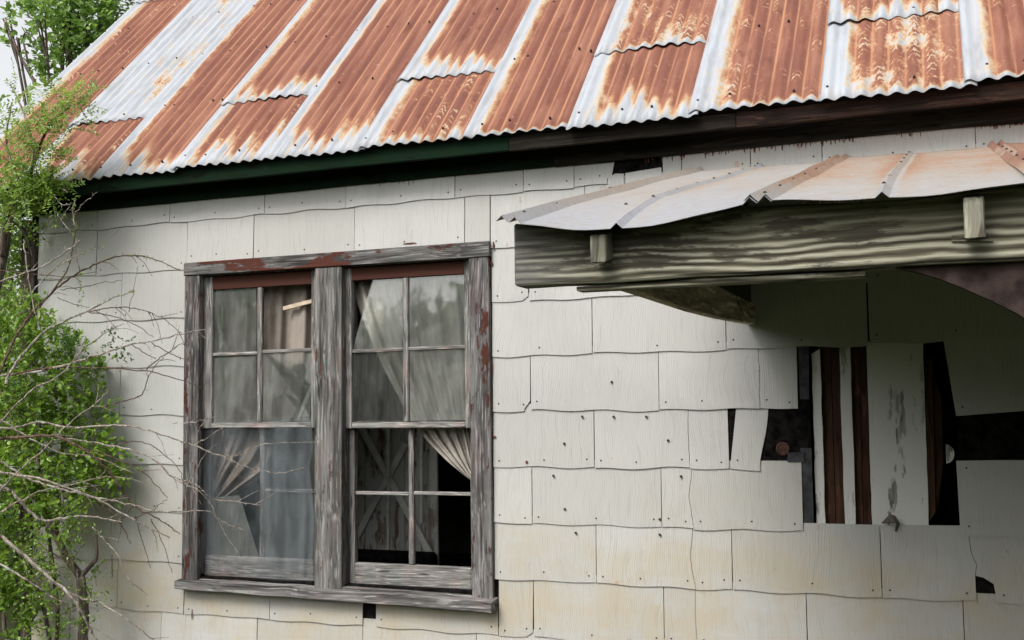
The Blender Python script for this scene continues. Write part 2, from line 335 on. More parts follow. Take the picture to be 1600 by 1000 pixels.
M = dict(
  shingle=mat_shingle(), sheet=mat_sheet(), porch=mat_porch(),
  tar=plain('tar_paper', (.0075, .0068, .0065), .95, .8, 28, .05, .5),
  win=mat_wood('window_wood', (.155, .148, .145), (.045, .043, .042), (.066, .024, .017), .45, 'Z'),
  winx=mat_wood('window_wood_across', (.15, .145, .14), (.05, .047, .045), (.074, .026, .018), .485, 'X'),
  mull=mat_wood('mullion_wood', (.165, .16, .152), (.048, .046, .044), (.085, .04, .028), .40, 'Z', .8, 1.0),
  rail=mat_wood('rail_paint', (.11, .09, .08), (.035, .02, .017), (.058, .024, .017), .62, 'X', .9, .5),
  sash=mat_wood('sash_wood', (.21, .20, .19), (.075, .07, .066), (.16, .06, .04), .30, 'Z', 1.3),
  sashx=mat_wood('sash_wood_across', (.24, .23, .215), (.085, .08, .075), (.16, .06, .04), .30, 'X', 1.3),
  sill=mat_wood('sill_wood', (.20, .19, .185), (.05, .048, .046), (.14, .05, .03), .26, 'X', .8, 1.0),
  corner=mat_wood('corner_wood', (.085, .072, .062), (.022, .019, .017), (.10, .09, .075), .25, 'Z', .7, 1.0),
  fgreen=mat_wood('green_fascia', (.006, .012, .006), (.003, .006, .003), (.004, .014, .006), .55, 'X', .5, .4, None, .95),
  fbrown=mat_wood('brown_fascia', (.028, .015, .011), (.009, .006, .005), (.044, .017, .011), .45, 'X', .6, .5),
  frdark=mat_wood('dark_frieze', (.020, .017, .013), (.007, .006, .005), (.026, .011, .008), .36, 'X', .6, .6),
  frgreen=mat_wood('green_frieze', (.006, .012, .006), (.003, .006, .003), (.004, .013, .006), .55, 'X', .5, .4, None, .95),
  beam=mat_beam(),
  joist=mat_wood('joist_wood', (.46, .40, .29), (.22, .18, .13), (.40, .36, .26), .32, 'Y', .5, .6),
  block=mat_wood('block_wood', (.21, .205, .16), (.11, .105, .08), (.17, .168, .125), .3, 'Z', .5, .5),
  spandrel=plain('dark_bark_board', (.036, .025, .022), .95, .55, 14, .1, .8),
  white=mat_wood('white_painted_board', (.40, .40, .38), (.22, .21, .20), (.56, .565, .53), .60, 'Z', .5, .4),
  brown=mat_wood('brown_board', (.060, .031, .020), (.028, .014, .010), (.085, .042, .026), .35, 'Z', .5, .4),
  greyb=plain('grey_board', (.040, .042, .044), .9, .45, 18),
  glass=mat_glass('dusty_glass', .13), glass2=mat_glass('hazy_glass', .18), glass3=mat_glass('clearer_glass', .07),
  curt=mat_cloth('pale_curtain', (.66, .615, .55), (.42, .38, .33), .35), curtb=mat_cloth('brown_curtain', (.44, .385, .335), (.22, .185, .155), .35),
  screen=mat_cloth('insect_screen', (.20, .225, .24), (.13, .148, .16), .1, .86), screen2=mat_cloth('screen_fold', (.24, .27, .29), (.15, .172, .19), .1, .88),
  cream=plain('cream_plastic', (.62, .61, .57), .6, .12),
  slat=plain('raw_slat', (.50, .40, .30), .8, .2, 20),
  inner=plain('interior_plaster', (.16, .15, .13), .9, .35, 3), floorm=plain('interior_floor', (.10, .08, .06), .9, .3, 4),
  panel=mat_wood('panel_paint', (.30, .30, .28), (.12, .07, .05), (.36, .36, .34), .58, 'Z', .4, .3), brace=plain('brace_paint', (.46, .46, .43), .8, .2, 9),
  nail=plain('nail_head', (.035, .028, .025), .7, .3, 30), iron=plain('rusty_tin', (.055, .026, .02), .9, .5, 40), flash=plain('bent_tin', (.10, .085, .078), .7, .5, 25, .4),
  bark=mat_wood('bark', (.13, .105, .085), (.04, .033, .028), (.18, .17, .15), .22, 'Z', .8, 1.0),
  twig=mat_wood('pale_twig', (.30, .265, .225), (.13, .108, .09), (.40, .385, .36), .42, 'Z', 1.2, .7),
  dtwig=mat_wood('brown_twig', (.115, .078, .058), (.05, .034, .027), (.16, .12, .10), .3, 'Z', 1.2, .5),
  leafs=mat_leaf('shrub_leaf', (.055, .12, .016), (.14, .26, .028), (.27, .40, .055)),
  leafc=mat_leaf('pinnate_leaf', (.065, .15, .025), (.15, .28, .045), (.32, .41, .06)),
  leaft=mat_leaf('tree_leaf', (.07, .15, .025), (.15, .27, .045), (.25, .38, .08)),
  leafd=mat_leaf('dark_leaf', (.02, .06, .012), (.04, .105, .018), (.075, .16, .03)),
)

# ------------------------------------------------------------------ ground
g = MB(); g.add([(-400, -400, 0), (400, -400, 0), (400, 400, 0), (-400, 400, 0)], [(0, 1, 2, 3)])
gm = NM('grass_ground'); n = gm.noise(gm.coord((1, 1, 1)), 1.3, 8, .7)
gm.bump(n, .8, .1); gmm = gm.done(gm.ramp(n, [(.3, (.020, .028, .009)), (.5, (.032, .040, .014)), (.7, (.055, .048, .028))]), .95, .1)
tag(g.build('ground', gmm), None, None, kind='structure')

# ================================================================== HOUSE
house = empty('house', (0, 0, 0))
tag(house, 'old house clad in off-white shingles under a rusted corrugated metal roof', 'house')
E = 0.267; COVER = 0.631; OVER = 0.036
XL, XR = -2.082, 5.4
WX0, WX1 = X(287, 650, -.03), X(766.5, 650, -.03)          # window casing outer edges
WZT = 0.030 + DZ; WZB = -1.690 + DZ
HBACK = 5.6
RIDGE_Y = HBACK/2

# backing wall with openings for window and old doorway
wall = MB()
def wallband(x0, x1, z0, z1): wall.box(x0, x1, 0.0, 0.10, z0, z1)
DX0, DX1 = X(1262, 680), X(1502, 680); DZT, DZB = Z(1380, 528), Z(1380, 835)
wallband(XL-.06, WX0+.06, 0, .55+DZ); wallband(WX0+.06, WX1-.06, WZT-.07, .55+DZ); wallband(WX0+.06, WX1-.06, 0, WZB+.02)
wallband(WX1-.06, DX0, 0, .55+DZ); wallband(DX0, DX1, DZT, .55+DZ); wallband(DX0, DX1, 0, DZB); wallband(DX1, XR, 0, .55+DZ)
# gable ends and rear wall
for x in (XL-.06, XR-.1): wall.add([(x, .101, 0), (x, HBACK, 0), (x, HBACK, .5+DZ), (x, RIDGE_Y, .5+DZ+RIDGE_Y), (x, .101, .5+DZ),
        (x+.1, .101, 0), (x+.1, HBACK, 0), (x+.1, HBACK, .5+DZ), (x+.1, RIDGE_Y, .5+DZ+RIDGE_Y), (x+.1, .101, .5+DZ)],
        [(0, 1, 2, 3, 4), (9, 8, 7, 6, 5), (0, 5, 6, 1), (1, 6, 7, 2), (2, 7, 8, 3), (3, 8, 9, 4), (4, 9, 5, 0)])
wall.box(XL+.041, XR-.101, HBACK-.1, HBACK, 0, .5+DZ)
wallo = wall.build('wall', M['tar'], house, label='front wall of off-white wavy-edged shingles over black tar paper')

# interior: floor, ceiling, partitions
b = MB(); b.box(XL+.05, XR-.11, .101, HBACK-.11, .35, .45); b.build('interior_floor', M['floorm'], house)
b = MB(); b.box(XL+.05, XR-.11, .101, HBACK-.11, DZ+.42, DZ+.47); b.build('interior_ceiling', M['inner'], house)
b = MB(); b.box(1.12, 1.20, .102, 3.2, .451, DZ+.419); b.box(XL+.042, XL+.07, .102, 3.2, .451, DZ+.419); b.box(XL+.071, .42, 3.201, 3.28, .451, DZ+.419); b.build('interior_wall', M['inner'], house)

# ---- shingles
nails = MB()
def nail(x, z, y, r=.0042):
    n = 6; v = [(x+r*math.cos(i*2*math.pi/n), y-.0018, z+r*math.sin(i*2*math.pi/n)) for i in range(n)] + [(x+r*1.05*math.cos(i*2*math.pi/n), y+.002, z+r*1.05*math.sin(i*2*math.pi/n)) for i in range(n)]
    nails.add(v, [tuple(range(n))]+[(i, (i+1) % n, (i+1) % n+n, i+n)[::-1] for i in range(n)])
TH = .0037
def yprof(zb):
    jit = rng.uniform(-.0012, .0008)
    return lambda z: -.0118 + jit + .0076*(z-zb)/(E+OVER)
def wave(x, k): return .0038*math.sin((x-1.0-(.5*COVER if k % 2 == 0 else 0))*2*math.pi/COVER*2 + .7) + .0018*math.sin(x*7.3+k*1.9) + .0012*math.sin(x*17.+k)
def shingle(k, bl, br, zt=None, zb=None, chip=None, nl=True, trim=False, drop=0.0):
    """bl/br: X number or list of (x,z) from top to bottom; zt/zb: overrides; bottom edge wavy unless trim"""
    z1 = (-(k-1)*E + OVER + DZ) if zt is None else zt
    z0 = (-k*E + DZ) if zb is None else zb
    gap = .0011
    L_ = bl if isinstance(bl, list) else [(bl+rng.uniform(0, .0012), z1), (bl+rng.uniform(0, .0015), z0)]
    R_ = br if isinstance(br, list) else [(br-rng.uniform(0, .0012), z1), (br-rng.uniform(0, .0015), z0)]
    L_ = [(x+gap, z) for x, z in L_]; R_ = [(x-gap, z) for x, z in R_]
    xa, xb = L_[-1][0], R_[-1][0]
    tl = rng.uniform(-.0035, .0035)
    def zbot(x): return (z0 if trim else z0 + wave(x, k) + drop + tl*(x-(xa+xb)/2)/max(.05, xb-xa)*2)
    n = max(3, int((xb-xa)/.03))
    bot = [(xa+(xb-xa)*i/n, zbot(xa+(xb-xa)*i/n)) for i in range(n+1)]
    L2 = L_[:-1]; R2 = R_[:-1]
    if chip == 'R': bot = [p for p in bot if p[0] < xb-.032] + [(xb-.030, zbot(xb-.03)+.012), (xb-.014, zbot(xb)+.030), (xb-.001, zbot(xb)+.047)]
    if chip == 'r': bot = [p for p in bot if p[0] < xb-.018] + [(xb-.004, zbot(xb)+.018)]
    poly = L2 + bot + R2[::-1]
    yf = yprof(z0); mb = MB(); mb.prism(poly, yf, lambda z: yf(z)+TH); o = mb.build('shingle', M['shingle'], wallo)
    if nl and xb-xa > .09:
        xs = [xa+.03, xb-.035] + ([(xa+xb)/2+rng.uniform(-.03, .03)] if xb-xa > .4 else [])
        for x in xs:
            if rng.random() < .93:
                zz = zbot(x)+.033+rng.uniform(-.006, .008); nail(x, zz, yf(zz))
    return o
def free_shingle(pts, k, name='shingle', dy=0.0, nl=()):
    poly = [xz(*p) for p in pts]; zb = -k*E+DZ; yf0 = yprof(zb); yf = lambda z: yf0(z)-dy
    mb = MB(); mb.prism(poly, yf, lambda z: yf(z)+TH); o = mb.build(name, M['shingle'], wallo)
    for p in nl:
        x, z = xz(*p); nail(x, z, yf(z))
    return o
def crack(pts, k):
    """photo points of a crack from top to bottom of a course"""
    q = [xz(*p) for p in pts]; z1 = -(k-1)*E+OVER+DZ; z0 = -k*E+DZ
    q = [(q[0][0], z1)] + q[1:-1] + [(q[-1][0], z0)]; out = []
    for (xa, za), (xb, zb) in zip(q, q[1:]):
        for i in range(4):
            t = i/4; out.append((xa+(xb-xa)*t+(rng.uniform(-.0022, .0022) if i else 0), za+(zb-za)*t))
    return out+[q[-1]]
def run(k, bounds, **kw):
    for a, c in zip(bounds, bounds[1:]): shingle(k, a, c, **kw)

odd = lambda n: 1.002+n*COVER
half = lambda n: 1.002+(n+.5)*COVER
ZFR = .40+DZ
# topmost visible strip under the frieze (course -1)
run(-1, [XL, -1.645, -1.135, -.511, -.011, .613, .98, 1.241], zt=ZFR)
shingle(-1, 1.241, [xz(963, 243), xz(957, 276), xz(950, 279), xz(950, 300)], zt=ZFR)
free_shingle([(951, 279), (962, 272), (976, 272), (976, 291), (951, 293)], -1, dy=.002)
free_shingle([(978, 271), (1034, 262), (1035, 286), (978, 291)], -1, nl=[(1010, 282)])
run(-1, [1.675, 1.765, 2.081, 2.395, 3.022, 3.65, 4.28, 4.91, XR], zt=ZFR)
# course 0 (above the window)
run(0, [XL, -1.647, WX0-.004])
for a, c in [(WX0-.004, -.58), (-.58, .038), (.038, .664)]: shingle(0, a, c, zb=WZT+.001, trim=True)
shingle(0, .664, WX1, zb=WZT+.001, trim=True, nl=False); shingle(0, WX1+.002, 1.291, zt=.30+DZ)
run(0, [1.291, 1.291+COVER, 1.291+2*COVER, 1.291+3*COVER, 1.291+4*COVER, 1.291+5*COVER, XR])
# courses left of the window
for k in range(1, 8):
    run(k, [XL, -1.465 if k % 2 else -1.80, WX0-.003] if k % 2 else [XL, -1.80, -1.17, WX0-.003][:2]+[WX0-.003])
# courses right of the window
shingle(1, WX1+.003, odd(0), chip='r'); run(1, [odd(0), odd(1), odd(2), odd(3), odd(4), odd(5), odd(6), XR])
run(2, [WX1+.003, half(0), half(1)]); shingle(2, half(1), X(1355, 480)); shingle(2, X(1356.5, 480), half(3)+.02, drop=.008); run(2, [half(3)+.02, half(4), half(5), half(6), XR])
# course 3
shingle(3, WX1+.003, odd(0), chip='R'); shingle(3, odd(0), odd(1))
c3 = crack([(1185, 545), (1187, 590), (1188, 638)], 3)
shingle(3, odd(1), c3); shingle(3, c3, [xz(1245, 532), xz(1247.5, 637)])
free_shingle([(1474, 532), (1600, 522), (1700, 515), (1706, 634), (1600, 642), (1546, 646), (1494, 650)], 3, dy=.004, nl=[(1504, 636)])
run(3, [X(1708, 600), X(1708, 600)+COVER, X(1708, 600)+2*COVER, XR])
# course 4
shingle(4, WX1+.003, half(0)); c4 = crack([(1075, 642), (1077, 690), (1079, 733)], 4)
shingle(4, half(0), c4); shingle(4, c4, [xz(1137, 632), xz(1140.5, 733)])
free_shingle([(1151, 633), (1201, 633), (1200, 652), (1197, 676), (1191, 705), (1188, 722), (1188, 736), (1165, 734.5), (1141.5, 732)], 4, nl=[(1153, 719)])
run(4, [X(1790, 680), X(1790, 680)+COVER, X(1790, 680)+2*COVER, XR])
# course 5
run(5, [WX1+.003, odd(0), odd(1)]); c5 = crack([(1083, 730), (1077, 775), (1081, 800), (1085, 827)], 5)
shingle(5, odd(1), c5); shingle(5, c5, [xz(1252.5, 720), xz(1256, 831)])
free_shingle([(1494, 720), (1560, 719), (1605, 719), (1720, 718), (1724, 843), (1605, 838), (1560, 838.5), (1501, 837)], 5, nl=[(1514, 822), (1510, 731)])
run(5, [X(1722, 780), X(1722, 780)+COVER, X(1722, 780)+2*COVER, XR])
# course 6
c6 = crack([(1085, 826), (1079, 867), (1083, 895), (1088, 922)], 6)
run(6, [WX1+.003, half(0)]); shingle(6, half(0), c6); shingle(6, c6, half(1)); shingle(6, half(1), half(2))
cr6 = [xz(1511, 821), xz(1514, 839), xz(1517, 860), xz(1521, 872), xz(1526, 882), xz(1524, 899)]
shingle(6, half(2), cr6+[xz(1526, 938)])
shingle(6, cr6+[xz(1536, 902), xz(1552, 912), xz(1555, 927), xz(1556, 941)], half(3)+.06); run(6, [half(3)+.06, half(4), half(5), half(6), XR])
# course 7 (cut round the sill)
zs = -1.735+DZ
shingle(7, WX0+.0, -.469, zt=zs); shingle(7, -.469, .084, zt=zs); shingle(7, .157, WX1+.02, zt=zs)
c7 = crack([(1088, 922), (1087, 960), (1090, 1005)], 7)
shingle(7, WX1+.022, odd(0), chip='r'); shingle(7, odd(0), odd(1)); shingle(7, odd(1), c7); shingle(7, c7, odd(2)); run(7, [odd(2), odd(3), odd(4), odd(5), odd(6), XR])
# course 8 down to the ground
run(8, [XL, -1.80, -1.166, -.548, .08, .704]+[half(n) for n in range(0, 7)]+[XR])
nails_extra = [(957, 597), (911, 651), (960, 651), (1011, 651), (1045, 688), (883, 693), (866, 743), (1065, 744), (884, 795), (1032, 835), (901, 832), (1032, 811)]
for p in nails_extra:
    x, z = xz(*p); nail(x, z, -.0145, .0060)
no = nails.build('nail_heads', M['nail'], wallo); no['kind'] = 'stuff'
# corner board
b = MB(); b.prism([xz(40, 345), xz(62, 345), (XL+.001, .02), (XL-.098, .02)], -.03, .02); cb = b.build('corner_board', M['corner'], house, bevel=.003, label='dark weathered corner board')
b = MB(); b.prism([(XL-.105, DZ+.36), (XL-.099, DZ+.36), (XL-.099, .02), (XL-.105, .02)], -.028, .10); b.build('corner_board', M['corner'], house)

# ---- frieze, fascia, soffit
def plank(name, x0, x1, y0, y1, z0, z1, mat, parent=house, bev=.003, label=None, seg=.25):
    n = max(1, int((x1-x0)/seg)); mb = MB(); v = []; f = []
    for i in range(n+1):
        x = x0+(x1-x0)*i/n; e1, e2, e3 = rng.uniform(-.0025, .0025), rng.uniform(-.003, .003), rng.uniform(-.0015, .0015)
        zz = z1(x) if callable(z1) else z1+e2
        v += [(x, y0+e3, z0+e1), (x, y1, z0+e1), (x, y1, zz), (x, y0+e3, zz)]
    for i in range(n):
        for j in range(4): f.append((i*4+j, i*4+(j+1) % 4, (i+1)*4+(j+1) % 4, (i+1)*4+j)[::-1])
    f += [(0, 1, 2, 3), (n*4+3, n*4+2, n*4+1, n*4)]
    mb.add(v, f); return mb.build(name, mat, parent, label=label, bevel=bev)
EY, EZ = -.20, .505+DZ; TH_R = R(45.35); CT, ST = math.cos(TH_R), math.sin(TH_R)
xf = X(795, 235, -.17); xg = X(865, 250, -.03); xh = X(605, 270, -.03)
plank('frieze_board', XL-.12, xh-.001, -.03, -.0005, .377+DZ, .50+DZ, M['frgreen'])
plank('frieze_board', xh+.001, xg-.001, -.031, -.0005, .377+DZ, .50+DZ, M['frgreen'])
plank('frieze_board', xg+.001, XR, -.029, -.0005, .374+DZ, .50+DZ, M['frdark'], label='almost black frieze board')
plank('fascia_board', -2.62, xf-.001, -.172, -.145, .437+DZ, .512+DZ, M['fgreen'], label='dark green painted fascia board')
plank('fascia_board', xf+.001, X(1150, 195, -.17), -.171, -.145, .435+DZ, .506+DZ, M['frdark'])
plank('fascia_board', X(1150, 195, -.17)+.002, XR+.3, -.173, -.145, .432+DZ, .506+DZ, M['fbrown'], label='reddish brown fascia board')
b = MB()                                            # sloping roof deck under the metal, front and rear
def slab(s0, s1, x0, x1, off, th, flip=False):
    q = []
    for s_ in (s0, s1):
        for t_ in (off, off-th):
            y = EY+s_*CT-t_*ST; z = EZ+s_*ST+t_*CT
            if flip: y = HBACK-y
            q.append((y, z))
    v = [(x, y, z) for x in (x0, x1) for y, z in q]
    return v, [(0, 1, 3, 2), (4, 6, 7, 5), (0, 4, 5, 1), (2, 3, 7, 6), (0, 2, 6, 4), (1, 5, 7, 3)]
SR = (RIDGE_Y-EY)/CT
b.add(*slab(.05, SR, -2.62, XR+.3, -.016, .02)); b.add(*slab(.05, SR, -2.62, XR+.3, -.016, .02, True))
roof = b.build('roof', M['frdark'], house, label='steep roof of rust-red corrugated metal sheets with pale galvanised edges')
for s0 in (0.0,):
    b = MB(); b.add(*slab(.06, SR-.05, -2.66, -2.621, -.012, .12)); b.build('rake_board', M['fgreen'], roof)

# brown paint drips left below the frieze and red smears beside the window
dr = MB()
for a, c_, nn_ in ((1008, 1034, 8), (1040, 1075, 10), (1100, 1190, 34), (1195, 1225, 12), (1232, 1335, 46), (1400, 1440, 8), (1535, 1600, 26), (590, 670, 5)):
    for _ in range(nn_):
        px = rng.uniform(a, c_); x = X(px, 240, -.012); z1 = .3765+DZ+rng.uniform(-.006, .004); ln = rng.uniform(.004, .024); wd_ = rng.uniform(.0015, .0035)
        dr.add([(x-wd_, -.0112, z1), (x+wd_, -.0112, z1), (x+wd_*.6, -.0118, z1-ln), (x-wd_*.5, -.0118, z1-ln), (x, -.0090, z1-ln*.5)], [(0, 3, 2, 1), (0, 4, 3), (1, 2, 4)])
for px, py, h_, w_ in ((768, 412, 4, 3), (771, 384, 7, 2), (767, 600, 34, 1.6), (768, 628, 14, 2.4), (767, 676, 8, 1.6), (772, 682, 2, 3), (768, 755, 12, 1.6), (768, 806, 12, 2.0), (769, 575, 10, 1.2), (823, 722, 3, 3), (640, 380, 1.2, 12), (300, 960, 9, 1.0)):
    x, z = xz(px, py, -.015); k_ = .0032; n_ = 9; pts_ = [(x+w_*k_*math.cos(t)*rng.uniform(.5, 1.1), z+h_*k_*math.sin(t)*rng.uniform(.6, 1.1)) for t in [i_*2*math.pi/n_ for i_ in range(n_)]]
    dr.prism(pts_, -.0165, -.0125)
o = dr.build('paint_drips', plain('drip_paint', (.10, .030, .020), .8, .4, 30), wallo); o['kind'] = 'stuff'

# ---- corrugated sheets
PITCH_C = .0702; AMP = .0075
def sheet(x0, x1, s0, s1, lift, wl, wb, ru, name='roof_sheet', ext=.05, flip=False, lip=0.0):
    x1e = x1+ext; nu = int((x1e-x0)/PITCH_C*8); nv = max(3, int((s1-s0)/.12))
    bow = rng.uniform(-.004, .004); ph = 0.0; v = []; uv = []
    wob = [rng.uniform(-.0022, .0022) for _ in range(nu//8+2)]
    for j in range(nv+1):
        for i in range(nu+1):
            u = (x1e-x0)*i/nu; s_ = s0+(s1-s0)*j/nv
            if j == 0: s_ += bow*math.sin(u/.6*math.pi)+wob[i//8]*.9
            edge = math.exp(-(s_-s0)/.12)
            h = lift+.0105*(1-u/(x1-x0)) + AMP*math.sin(2*math.pi*(x0+u+2.7)/PITCH_C+ph) + .0025*math.sin(s_*2.3+x0*5)+wob[i//8]*edge+lip*math.exp(-(s_-s0)/.10)*(.6+.4*math.sin(u*11+x0*3))*min(1.0, max(0.0, (x1-x0-u-.01)/.07))
            y = EY+s_*CT-h*ST; z = EZ+s_*ST+h*CT
            if flip: y = HBACK-y
            v.append((x0+u, y, z)); uv.append((u, s_-s0))
    f = [(j*(nu+1)+i, j*(nu+1)+i+1, (j+1)*(nu+1)+i+1, (j+1)*(nu+1)+i) for j in range(nv) for i in range(nu)]
    me = bpy.data.meshes.new(name); me.from_pydata(v, [], f); me.update()
    l = me.uv_layers.new(name='UVMap'); li = [0]*len(me.loops); me.loops.foreach_get('vertex_index', li)
    l.data.foreach_set('uv', [c for i in li for c in uv[i]])
    o = link(name, me, M['sheet'], roof, True)
    o['white_left'] = wl; o['white_bottom'] = wb; o['rust'] = ru; o['phase'] = (x0+2.7)/PITCH_C
    s = o.modifiers.new('thickness', 'SOLIDIFY'); s.thickness = .0012; s.offset = -1
    return o
SEAM = [-2.71, -2.10, -1.50, -.978, -.395, .16, .745, 1.276, 1.842, 2.413, 2.983, 3.55, 4.11, 4.68, 5.25, 5.75]
LAP = .637
# (white_left, white_bottom, rust) for the long sheet, then for the short lower and the upper sheet where lapped
SPEC = {0: [(.13, .02, .66)], 1: [(.07, .26, .66), (.30, .40, .36)], 2: [(.075, .20, .80)], 3: [(.08, .26, .72), (.06, .17, .80)], 4: [(.07, .24, .82)],
        5: [(.12, .12, .60), (.085, .18, .80)], 6: [(.085, .02, .80)], 7: [(.11, .24, .76), (.10, .03, .56)], 8: [(.13, .04, .64)], 9: [(.12, .05, .52), (.05, .15, .62)],
        10: [(.10, .02, .74)], 11: [(.08, .15, .7), (.08, .1, .7)], 12: [(.08, .1, .75)], 13: [(.08, .2, .7), (.08, .1, .7)], 14: [(.1, .1, .75)]}
for i in range(15):
    x0, x1 = SEAM[i], SEAM[i+1]; sp = SPEC[i]; bot = rng.uniform(-.006, .006)+(-.022 if i in (7, 9) else 0)
    if len(sp) == 1:
        sheet(x0, x1, bot, 2.50, .010, *sp[0]); sheet(x0, x1, 2.45, SR+.01, .018, .09, .08, .72)
    else:
        sheet(x0, x1, bot, LAP+.12, .010, *sp[0]); sheet(x0, x1, LAP+rng.uniform(-.008, .008), 2.95, .0145, *sp[1], ext=.03, lip=.012); sheet(x0, x1, 2.90, SR+.01, .023, .08, .08, .72)
for i in range(0, 15): sheet(SEAM[i], SEAM[i+1], 0, SR+.01, .012, .09, .12, .74, flip=True)
b = MB(); zr = EZ+(SR)*ST+.03
b.add([(-2.74, RIDGE_Y-.16, zr-.13), (-2.74, RIDGE_Y, zr+.03), (-2.74, RIDGE_Y+.16, zr-.13), (XR+.4, RIDGE_Y-.16, zr-.13), (XR+.4, RIDGE_Y, zr+.03), (XR+.4, RIDGE_Y+.16, zr-.13)], [(0, 3, 4, 1), (1, 4, 5, 2)])
b.build('ridge_cap', plain('ridge_metal', (.55, .56, .58), .5, .2), roof)
# roofing nails on the crests
rn = MB()
def roofnail(x, s_):
    kx = round(((x+2.7)/PITCH_C)-.25)+.25; x = kx*PITCH_C-2.7
    h = .0305; c = np.array((x, EY+s_*CT-h*ST, EZ+s_*ST+h*CT)); nrm = np.array((0, -ST, CT)); rr = .0058
    t = np.array((0, CT, ST)); n = 6
    ring = [c+rr*(np.array((1, 0, 0))*math.cos(a*2*math.pi/n)+t*math.sin(a*2*math.pi/n)) for a in range(n)]
    rn.add([p for p in ring]+[p-nrm*.02 for p in ring]+[c+nrm*.003], [(i, (i+1) % n, 2*n) for i in range(n)]+[(i, i+n, (i+1) % n+n, (i+1) % n) for i in range(n)])
for i in range(13):
    x0, x1 = SEAM[i], SEAM[i+1]
    for s_ in [.09, LAP+.06 if len(SPEC[i]) == 2 else .72, 1.35, 2.0, 2.6]:
        for u in (.03, .2, .4):
            if rng.random() < .85: roofnail(x0+u+rng.uniform(-.04, .04), s_+rng.uniform(-.02, .02))
o = rn.build('roofing_nails', M['nail'], roof); o['kind'] = 'stuff'

# ================================================================== WINDOW
CY = -.034                                     # face of the casing
win = MB()
jl, jr = WX0+.085, WX1-.085
win.box(WX0+.061, jl, CY+.012, .16, WZB+.03, WZT-.075); win.box(jr, WX1-.061, CY+.012, .16, WZB+.03, WZT-.075)
win.box(WX0+.061, WX1-.061, CY+.013, .16, WZT-.0745, WZT-.0705+.0)
window = win.build('window', M['win'], house, label='double sash window with peeling grey and rust-red frame')
def wb(name, poly, y0, y1, mat, bev=.003, label=None):
    mb = MB(); mb.prism(poly, y0, y1); return mb.build(name, mat, window, bevel=bev, label=label)
hd = lambda px, py: xz(px, py, CY)
# casing pieces: slightly out of square as in the photo
wb('head_casing', [(WX0-.003, WZT+.0), (WX1+.004, WZT+.004), (WX1+.006, WZT-.074), (WX0-.004, WZT-.071)], CY-.006, .004, M['winx'])
ML, MR = X(491, 650, CY), X(533, 650, CY)
wb('side_casing', [(WX0, WZT-.073), (WX0+.098, WZT-.073), (WX0+.097, WZB+.0), (WX0-.002, WZB+.0)], CY, .003, M['win'])
wb('side_casing', [(WX1-.106, WZT-.0755), (WX1, WZT-.0755), (WX1+.002, WZB-.03), (WX1-.105, WZB-.03)], CY-.001, .003, M['win'])
wb('mullion', [(ML+.003, WZT-.0755), (MR+.002, WZT-.0755), (MR, WZB+.0), (ML, WZB+.0)], CY+.001, .14, M['mull'])
SB = Z(560, 928, -.085); 
sl = MB(); n = 16; v = []; f = []
for i in range(n+1):
    t = i/n; x = WX0-.012+(WX1+.03-WX0)*t; e1 = rng.uniform(-.004, .004); e2 = rng.uniform(-.003, .003)
    zt = -1.688+DZ-.013*t; zb_ = zt-.040-.012*t
    v += [(x, -.085+e2, zb_+e1*.6), (x, -.085+e2, zt+e1), (x, .10, zt+.022), (x, .10, zb_)]
for i in range(n):
    for j in range(4): f.append((i*4+j, i*4+(j+1) % 4, (i+1)*4+(j+1) % 4, (i+1)*4+j))
f += [(3, 2, 1, 0), (n*4, n*4+1, n*4+2, n*4+3)]; sl.add(v, f); sl.build('sill', M['sill'], window, bevel=.004)
def sash(x0, x1, z0, z1, yf, muntx, muntz, glassx, topr, botr, name='sash', red=True, halfm=None):
    """one sash: stiles, rails, muntins; glassx = (left edge, right edge) of the glazing"""
    gx0, gx1 = glassx; th = .034
    for a, c in ((x0, gx0), (gx1, x1)):
        mb = MB(); mb.box(a, c, yf, yf+th, z0, z1); o = mb.build('stile', M['sash'], window, bevel=.003)
    mb = MB(); mb.box(gx0+.0005, gx1-.0005, yf+.001, yf+th-.001, z1-topr, z1-.001); mb.build('top_rail', M['rail'] if red else M['sashx'], window, bevel=.003)
    mb = MB(); mb.box(gx0+.0005, gx1-.0005, yf-.001, yf+th, z0+.001, z0+botr); mb.build('bottom_rail', M['sashx'], window, bevel=.004)
    mb = MB(); q = rng.uniform(-.002, .002); mb.box(muntx-.0145, muntx+.0145, yf+.003, yf+th-.006, z0+botr+.0005, z1-topr-.0005); mb.build('muntin', M['sash'], window, bevel=.004)
    for (a, c), zz in zip(((gx0+.0005, muntx-.015), (muntx+.015, gx1-.0005)), muntz):
        if zz is None: continue
        mb = MB(); mb.box(a, c, yf+.005, yf+th-.006, zz-.009, zz+.009); mb.build('muntin', M['sashx'], window, bevel=.003)
    return o
YU, YL = .012, .050
# glazing edges read from the photo on the sash planes
gl0, gl1 = X(331, 560, YU), X(486, 560, YU); gr0, gr1 = X(549, 560, YU), X(726, 560, YU)
mlx, mrx = X(404.5, 560, YU), X(633, 560, YU)
zTL, zTR = Z(365, 441, YU), Z(640, 420, YU)
zML, zMR = Z(400, 668, YU), Z(640, 668, YU)
sash(jl, ML+.03, zML-.004, WZT-.076, YU, mlx, (Z(365, 553, YU), Z(447, 548, YU)), (gl0, gl1), WZT-.076-Z(365, 451, YU), .030)
sash(MR-.02, jr+.04, zMR-.004, WZT-.077, YU, mrx, (Z(590, 547.5, YU), Z(680, 543.5, YU)), (gr0, gr1), WZT-.077-Z(640, 433, YU), .032)
gl0b, gl1b = X(320, 760, YL), X(491, 760, YL); gr0b, gr1b = X(554, 760, YL), X(735, 760, YL)
mlb, mrb = X(408.5, 770, YL), X(641.5, 770, YL)
z0L, z0R = WZB+.012, WZB-.006
